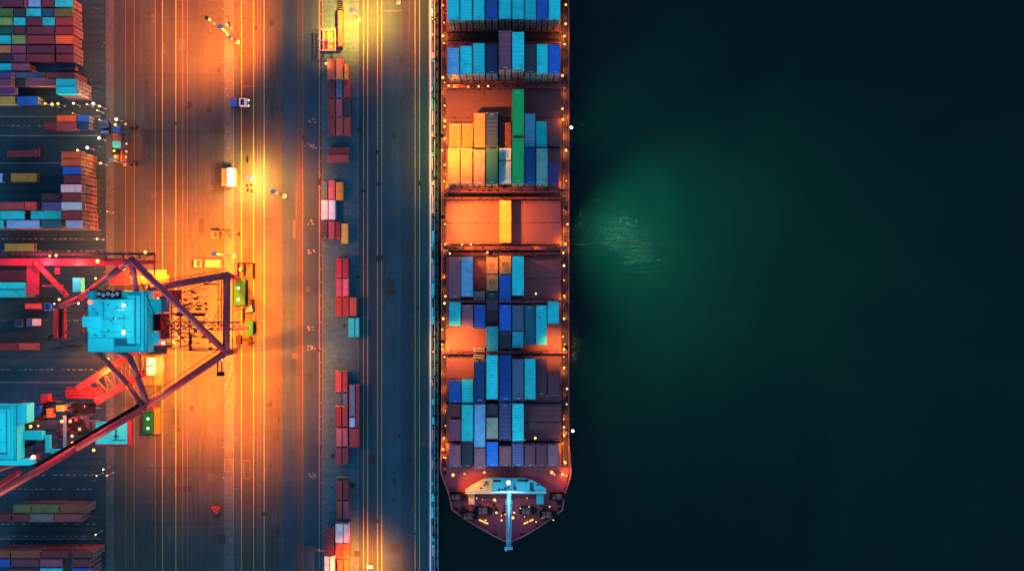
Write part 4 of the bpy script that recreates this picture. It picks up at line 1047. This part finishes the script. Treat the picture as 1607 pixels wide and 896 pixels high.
# lit vehicles at the crane's land side feet
e = empty('maintenance_van', P(239,582,0), 'yellow lit maintenance vehicle with pale cab roof under the crane', 'vehicle')
mb = MB(); mb.pbox(222,558,258,604,.5,1.3); mb.build('deck_platform', M['cab_yellow'], e)
mb = MB(); mb.pbox(229,561,243,589,1.35,3.2); mb.bevel(.25); vb = mb.build('cab', CM['grey green'], e)
mb = MB(); mb.pbox(230.5,573,242,575.5,3.21,3.3); mb.build('windscreen', M['glass'], vb)
mb = MB()
for k in range(17): mb.pbox(255.5,559+k*2.6,258.5,560.2+k*2.6,1.31,1.9)
for x in (231,239): mb.pbox(x,592,x+1,604,1.32,1.8)
mb.pbox(231,591.8,240,592.8,1.32,1.7); mb.build('guard_rail', M['crane_maroon'], e)
for y in (562,599):
    for x in (224,255):
        c = P(x,y,.4); mb = MB(); wheelset(mb,c.x,c.y,.5,.45); mb.build('wheel', M['rubber'], e)
c = P(236,588,5.5); mb = MB(); mb.ball(P(236,567,3.5),.35); mb.build('roof_lamp', M['lamp_green'], e)
lamp('POINT',P(240,575,6.5),(1,.9,.35),1e3,.4,name='work_light')
# lit gatehouse booth
e = empty('checkpoint_booth', P(358,278,0), 'bright white roofed booth with yellow side standing alone on asphalt', 'booth')
mb = MB(); mb.pbox(357,264.5,368,292,.05,3.4); mb.build('wall', CM['amber'], e)
mb = MB(); mb.pbox(356.4,264,368.4,292.6,3.41,3.6); mb.build('roof', M['white'], e)
mb = MB(); mb.pbox(348,264.5,356.6,291.5,.03,2.2); mb.build('lean_to', CM['yellow'], e)
mb = MB(); 
for k in range(3): mb.pbox(355.9,267+k*8,356.7,272+k*8,2.5,3.2)
mb.build('window', M['glass'], e)
# cluster of red traffic cones / sign trailer
e = empty('tow_dolly', P(339,800,0), 'dark red three cornered tow dolly alone on the dark asphalt', 'trailer')
mb = MB(); mb.prism(poly([(332,794),(346,794),(347,799),(341,808),(337,807),(331.5,799)],1.2),.7,1.2); mb.bevel(.08); mb.build('deck', CM['dark red'], e)
mb = MB()
for x,y in ((334,796),(344,796),(340,806)):
    c = P(x,y,0); mb.tube((c.x-.2,c.y,.35),(c.x+.2,c.y,.35),.35,0,12)
mb.build('wheels', M['rubber'], e)
mb = MB()
for x,y in ((334,797),(338,796),(343,797),(337,801),(341,800),(340,804)):
    c = P(x,y,1.2); mb.tube((c.x,c.y,1.2),(c.x,c.y,1.9),.3,0,8,.08)
mb.build('cones', CM['bright red'], e)
e = empty('service_car', P(581,889,0), 'small white car on the quay road at the bottom', 'car')
mb = MB(); mb.pbox(577.5,886.5,585.5,891.5,.35,1.0); mb.bevel(.12); bd = mb.build('body', M['white'], e)
mb = MB(); mb.pbox(579.5,887,584,891,1.01,1.5); mb.bevel(.15); mb.build('roof', M['white'], e)
mb = MB(); mb.pbox(584.1,887.3,584.6,890.7,1.0,1.4); mb.build('windscreen', M['glass'], e)
for x in (579.2,584):
    for y in (886.7,891.2):
        c = P(x,y,.3); mb = MB(); mb.tube((c.x,c.y-.1,.32),(c.x,c.y+.1,.32),.32,0,12); mb.build('wheel', M['rubber'], e)
# cable drums and ground boxes near the booth
def ground_box(px,py,w,h,z,label,cat,mat,name):
    mb = MB(); mb.pbox(px,py,px+w,py+h,.02,z); mb.bevel(.05); o = mb.build(name, mat, None, P(px+w/2,py+h/2,0)); tag(o,label,cat); return o
for i,(x,y,d) in enumerate(((386,289,'nearest the booth'),(391.5,288.5,'furthest from the booth at top'),(387,296,'below the first bollard block'),(392.5,297.5,'furthest from the booth, below'))):
    ground_box(x,y,3,3,.9,f'dark bollard block in a square of four, {d}','bollard',M['dark'],'bollard_block')
ground_box(386.5,248,2.4,7,1.0,'dark cable pit cover north of the booth','cable box',M['dark'],'cable_box')
ground_box(362,260,2.5,5,1.2,'rusty cable box just above the booth corner','cable box',CM['brown'],'cable_box')
ground_box(372.5,366,3,4,1.0,'dark junction box beside the small dark truck','cable box',M['dark'],'cable_box')
ground_box(328,47,5,5,1.2,'dark junction box under the top floodlight mast','cable box',CM['brown'],'cable_box')
# storage rack and long spreader beam at the top of the strip
e = empty('storage_rack', P(514,62,0), 'open steel storage rack at the head of the quayside strip', 'rack')
mb = MB()
for x in (501.5,506.5,515,526): mb.pbox(x,46,x+1,80,2.6,2.9)
for y in (46,63,79): mb.pbox(501.5,y,527,y+1,2.95,3.15)
for x in (501.5,515,526):
    for y in (46.5,63,79): c = P(x+.5,y+.4,0); mb.box((c.x-.08,c.y-.08,0),(c.x+.08,c.y+.08,2.6))
mb.build('frame', M['galv'], e)
for x0,y0,x1,y1,c in ((507.5,47,514.5,62,'amber'),(516.5,48,525.5,62,'cream'),(508,64.5,514.5,78.5,'maroon'),(516.5,64.5,525,78,'salmon')):
    mb = MB(); mb.pbox(x0,y0,x1,y1,.05,1.6); mb.build('shelf_crate', CM[c], e)
e = empty('spreader_beam', P(535,45,0), 'long brown spreader beam standing at head of the strip', 'spreader')
mb = MB(); mb.pbox(530.5,17,537.5,73,.6,2.6); mb.build('beam', CM['brown'], e)
mb = MB()
for y in (17,44,70): mb.pbox(528.8,y,539.2,y+2.4,.02,.58)
for k in range(5): mb.pbox(529,2+k*3.2,538,2.8+k*3.2,.02,1.0)
mb.build('support_foot', M['dark'], e)
# yellow height bars across the strip
for k,(y,w) in enumerate(((582.2,'above the bright red pair'),(637.4,'in the middle of the strip'),(748.5,'in the gap lower down the strip'))):
    e = empty('barrier_bar', P(536,y,0), f'yellow painted barrier bar {w}', 'barrier')
    mb = MB(); mb.pbox(526.5,y-.6,545.8,y+.6,.7,1.1); mb.build('rail', m_yel, e)
    mb = MB(); 
    for x in (527,536,545): c = P(x,y,0); mb.box((c.x-.09,c.y-.09,0),(c.x+.09,c.y+.09,.69))
    mb.build('post', M['dark'], e)
# ------------------------------------------------------------------ LAMPS ON THE QUAY
def yard_lamp(px,py,z,label,mat='lamp_white',r=.45,power=0,col=(1,.8,.6),group='yard lamps'):
    """short post lamp; (px,py) is where its head is seen"""
    h = P(px,py,z); e = empty('yard_lamp', (h.x,h.y,0), label, 'lamp', group)
    mb = MB(); mb.tube((h.x,h.y,0),(h.x,h.y,z-.3),.10,0,8,.07); mb.cbox((h.x,h.y,.15),(.5,.5,.3)); mb.build('post', M['galv'], e)
    mb = MB(); mb.ball(h,r); mb.build('lamp_head', M[mat], e)
    if power: lamp('POINT',(h.x,h.y,z+r+.25),col,power*.12,.3,name='yard_lamp_light')
YL = [(146.5,163,'white lamp at lane end below the cyan paired stack','lamp_white',.5,5e3),(115,162.5,'violet white lamp at middle of the lit lane end','lamp_white',.36,0),(136,164,'small orange lamp between the violet and white lane end lamps','lamp_orange',.3,0),
 (71,163,'amber lamp closest to the blue container','lamp_amber',.32,2e3),(82,164,'central amber lamp of the close three','lamp_amber',.45,4e3),(91,163,'last amber lamp of the close three, towards the lane end','lamp_amber',.45,0),
 (156,167,'amber lamp just past the white lane end lamp','lamp_amber',.4,4e3),(152.5,173.5,'amber lamp just below the lane end pair','lamp_orange',.3,0),(155.5,188,'amber lamp beside the navy stack end','lamp_orange',.3,0),
 (182.5,187.5,'white lamp at north end of the straddle carrier','lamp_white',.5,4e3),(155.5,217,'white lamp standing alone below the low stack','lamp_white',.45,3e3),
 (121.5,236,'orange lamp at north edge of the tall stack','lamp_amber',.4,2e3),(137,232,'white lamp at north corner of tall stack','lamp_white',.5,3e3),(158,256.5,'amber lamp off the tall stack corner','lamp_amber',.36,3e3),
 (168,332,'dim orange lamp on verge beside tall stack','lamp_orange',.22,0),(152.5,375,'amber lamp on verge above the crane girder','lamp_amber',.34,4e3),(114,178,'small amber lamp above the orange container of the low stack','lamp_orange',.22,0),
 (162,736.5,'amber lamp on verge below the crane cab','lamp_amber',.34,2e3),(151.5,746.5,'small amber lamp beside two verge lamps','lamp_amber',.25,0),(168,746,'red lamp on verge below the crane cab','lamp_red',.4,0),
 (150,838.5,'amber lamp near the two row southern stack','lamp_amber',.26,1e3),(329,31.5,'uppermost lamp of the bright trio at the top mast','lamp_amber',.5,0),(356,39,'middle lamp of the bright trio at the top mast','lamp_amber',.5,0),(357,55,'lowest lamp of the bright trio at the top mast','lamp_amber',.5,0),
 (511.5,100,'amber lamp beside the first strip containers','lamp_amber',.34,2e3)]
for x,y,lb,mt,r,pw in YL:
    yard_lamp(x,y,5.5,lb,mt,r*.78,pw,AMBER if mt!='lamp_white' else (1,.75,.5))
def mast(hx,hy,z,label,power,tx=None,ty=None,cone=150,col=GROUND,blend=1,warm_fill=.07,bulb='lamp_amber'):
    h = P(hx,hy,z); e = empty('floodlight_mast', (h.x,h.y,0), label, 'floodlight mast', 'floodlight masts')
    mb = MB(); mb.tube((h.x,h.y,0),(h.x,h.y,z-.3),.22,0,10,.12); mb.cbox((h.x,h.y,.3),(1,1,.6)); mb.build('mast', M['galv'], e)
    d = Vector((-h.x,-h.y,0)).normalized()
    mb = MB(); mb.cbox((h.x+d.x*.5,h.y+d.y*.5,z-.15),(1.5,1.1,.22)); mb.bevel(.05); mb.build('lamp_hood', M['galv'], e)
    for k in (-.4,.4):
        mb = MB(); mb.ball((h.x+d.x*.5+k,h.y+d.y*.5,z-.30),.24); mb.build('flood_lamp', M[bulb], e)
    t = P(tx if tx is not None else hx, ty if ty is not None else hy, 0)
    if tx is None: t = Vector((h.x,h.y,0))
    lamp('SPOT',(h.x+d.x*.5,h.y+d.y*.5,z-.7),col,power,.5,t,cone,blend,'mast_floodlight')
    if warm_fill: lamp('SPOT',(h.x+d.x*.5,h.y+d.y*.5,z-.75),(1,.17,.04),power*warm_fill,.5,t,160,1.0,'mast_fill')  # broad warm fill added beside the mast's own beam
MP = 2.6
mast(343,40,24,'floodlight mast at the top lighting the wide asphalt',105e3*MP,312,30,122)
mast(386,277,9,'low floodlight mast beside the white roofed booth',11e3*MP,392,285,150,AMBER)
mast(426,300,20,'floodlight mast on the road past the booth',30e3*MP,425,310,116,warm_fill=.1)
mast(333,398,26,'floodlight mast above the crane beside the pale truck',100e3*MP,330,430,130)
mast(552,14,15,'floodlight mast beside the spreader beam',36e3*MP,553,20,125,(1,.24,.012))
mast(612,-30,26,'floodlight mast on quay road out at the top',38e3*MP,618,5,105,warm_fill=.1)
mast(570,905,13,'floodlight mast at the bottom of the quay road',22e3*MP,572,890,120)
mast(172,250,14,'floodlight mast on verge by the straddle carrier',2.5e3*MP,180,260,140,warm_fill=0)
# floodlights slung under the crane
for x,y,z,pw in ((335,475,31,80e3),(300,565,31,90e3),(280,640,28,36e3),(335,640,30,52e3),(235,420,33,30e3),(160,600,24,5e3)):
    c = P(x,y,z); lamp('SPOT',c,GROUND,pw*MP,.6,(c.x,c.y,0),118,1.0,'crane_floodlight')
for x,y,z,pw in ((180,500,zh1+9,.45e3),(0,680,zh1+9,.25e3)):
    lamp('POINT',P(x,y,z),(.45,.95,1),pw,.5,name='roof_work_light')
for x,y in ((193.5,479),(193.5,521)):
    mb = MB(); mb.ball(P(x,y,zh1+1.1),.4); mb.tube(P(x,y,zh1),P(x,y,zh1+.9),.08,0,6); mb.build('roof_lamp', M['lamp_white'], cr)
c = P(180,500,zh1+9); mb = MB(); mb.tube((c.x,c.y,zh1+.6),(c.x,c.y,zh1+9.2),.07,0,6); mb.cbox((c.x,c.y,zh1+9.5),(.5,.5,.2)); mb.build('lamp_pole', M['house_edge'], cr)
# unseen red and amber fills added to redden the crane steel
for x,y,z,pw,col in ((110,418,41,14e3,(1,.12,.10)),(200,435,33,30e3,SODIUM),(160,590,33,16e3,SODIUM),(110,640,38,12e3,(1,.2,.12)),(60,412,41,12e3,(1,.06,.12)),(170,640,34,10e3,(1,.15,.06))):
    lamp('POINT',P(x,y,z),col,pw*.2,.4,name='crane_red_fill')

# ------------------------------------------------------------------ SKY, CAMERA, RENDER
w = bpy.data.worlds.new('World'); scene.world = w; w.use_nodes = True
nt = w.node_tree; bg = nt.nodes['Background']
sky = nt.nodes.new('ShaderNodeTexSky'); sky.sky_type = 'NISHITA'; sky.sun_disc = False
sky.sun_elevation = R(8.5); sky.sun_rotation = R(200); sky.altitude = 0; sky.ozone_density = 3.4
tn = nt.nodes.new('ShaderNodeMix'); tn.data_type = 'RGBA'; tn.blend_type = 'MULTIPLY'; tn.inputs[0].default_value = 1; tn.inputs[7].default_value = (.72,.97,.98,1)
nt.links.new(sky.outputs[0], tn.inputs[6]); nt.links.new(tn.outputs[2], bg.inputs['Color']); bg.inputs['Strength'].default_value = .15
cam = bpy.data.cameras.new('drone_camera'); co = bpy.data.objects.new('drone_camera', cam); COL.objects.link(co)
co.location = (0,0,H); cam.sensor_width = 36; cam.lens = 36*F/1607; cam.clip_start = 1; cam.clip_end = 3000
scene.camera = co
scene.view_settings.view_transform = 'Standard'; scene.view_settings.look = 'None'; scene.view_settings.gamma = 1
scene.view_settings.exposure = 1.6; scene.view_settings.use_curve_mapping = False
scene.render.engine = 'CYCLES'; scene.cycles.use_denoising = True; scene.cycles.max_bounces = 5
scene.cycles.sample_clamp_indirect = 6
print('CONTAINERS', NCONT, 'LAMPS', NL)
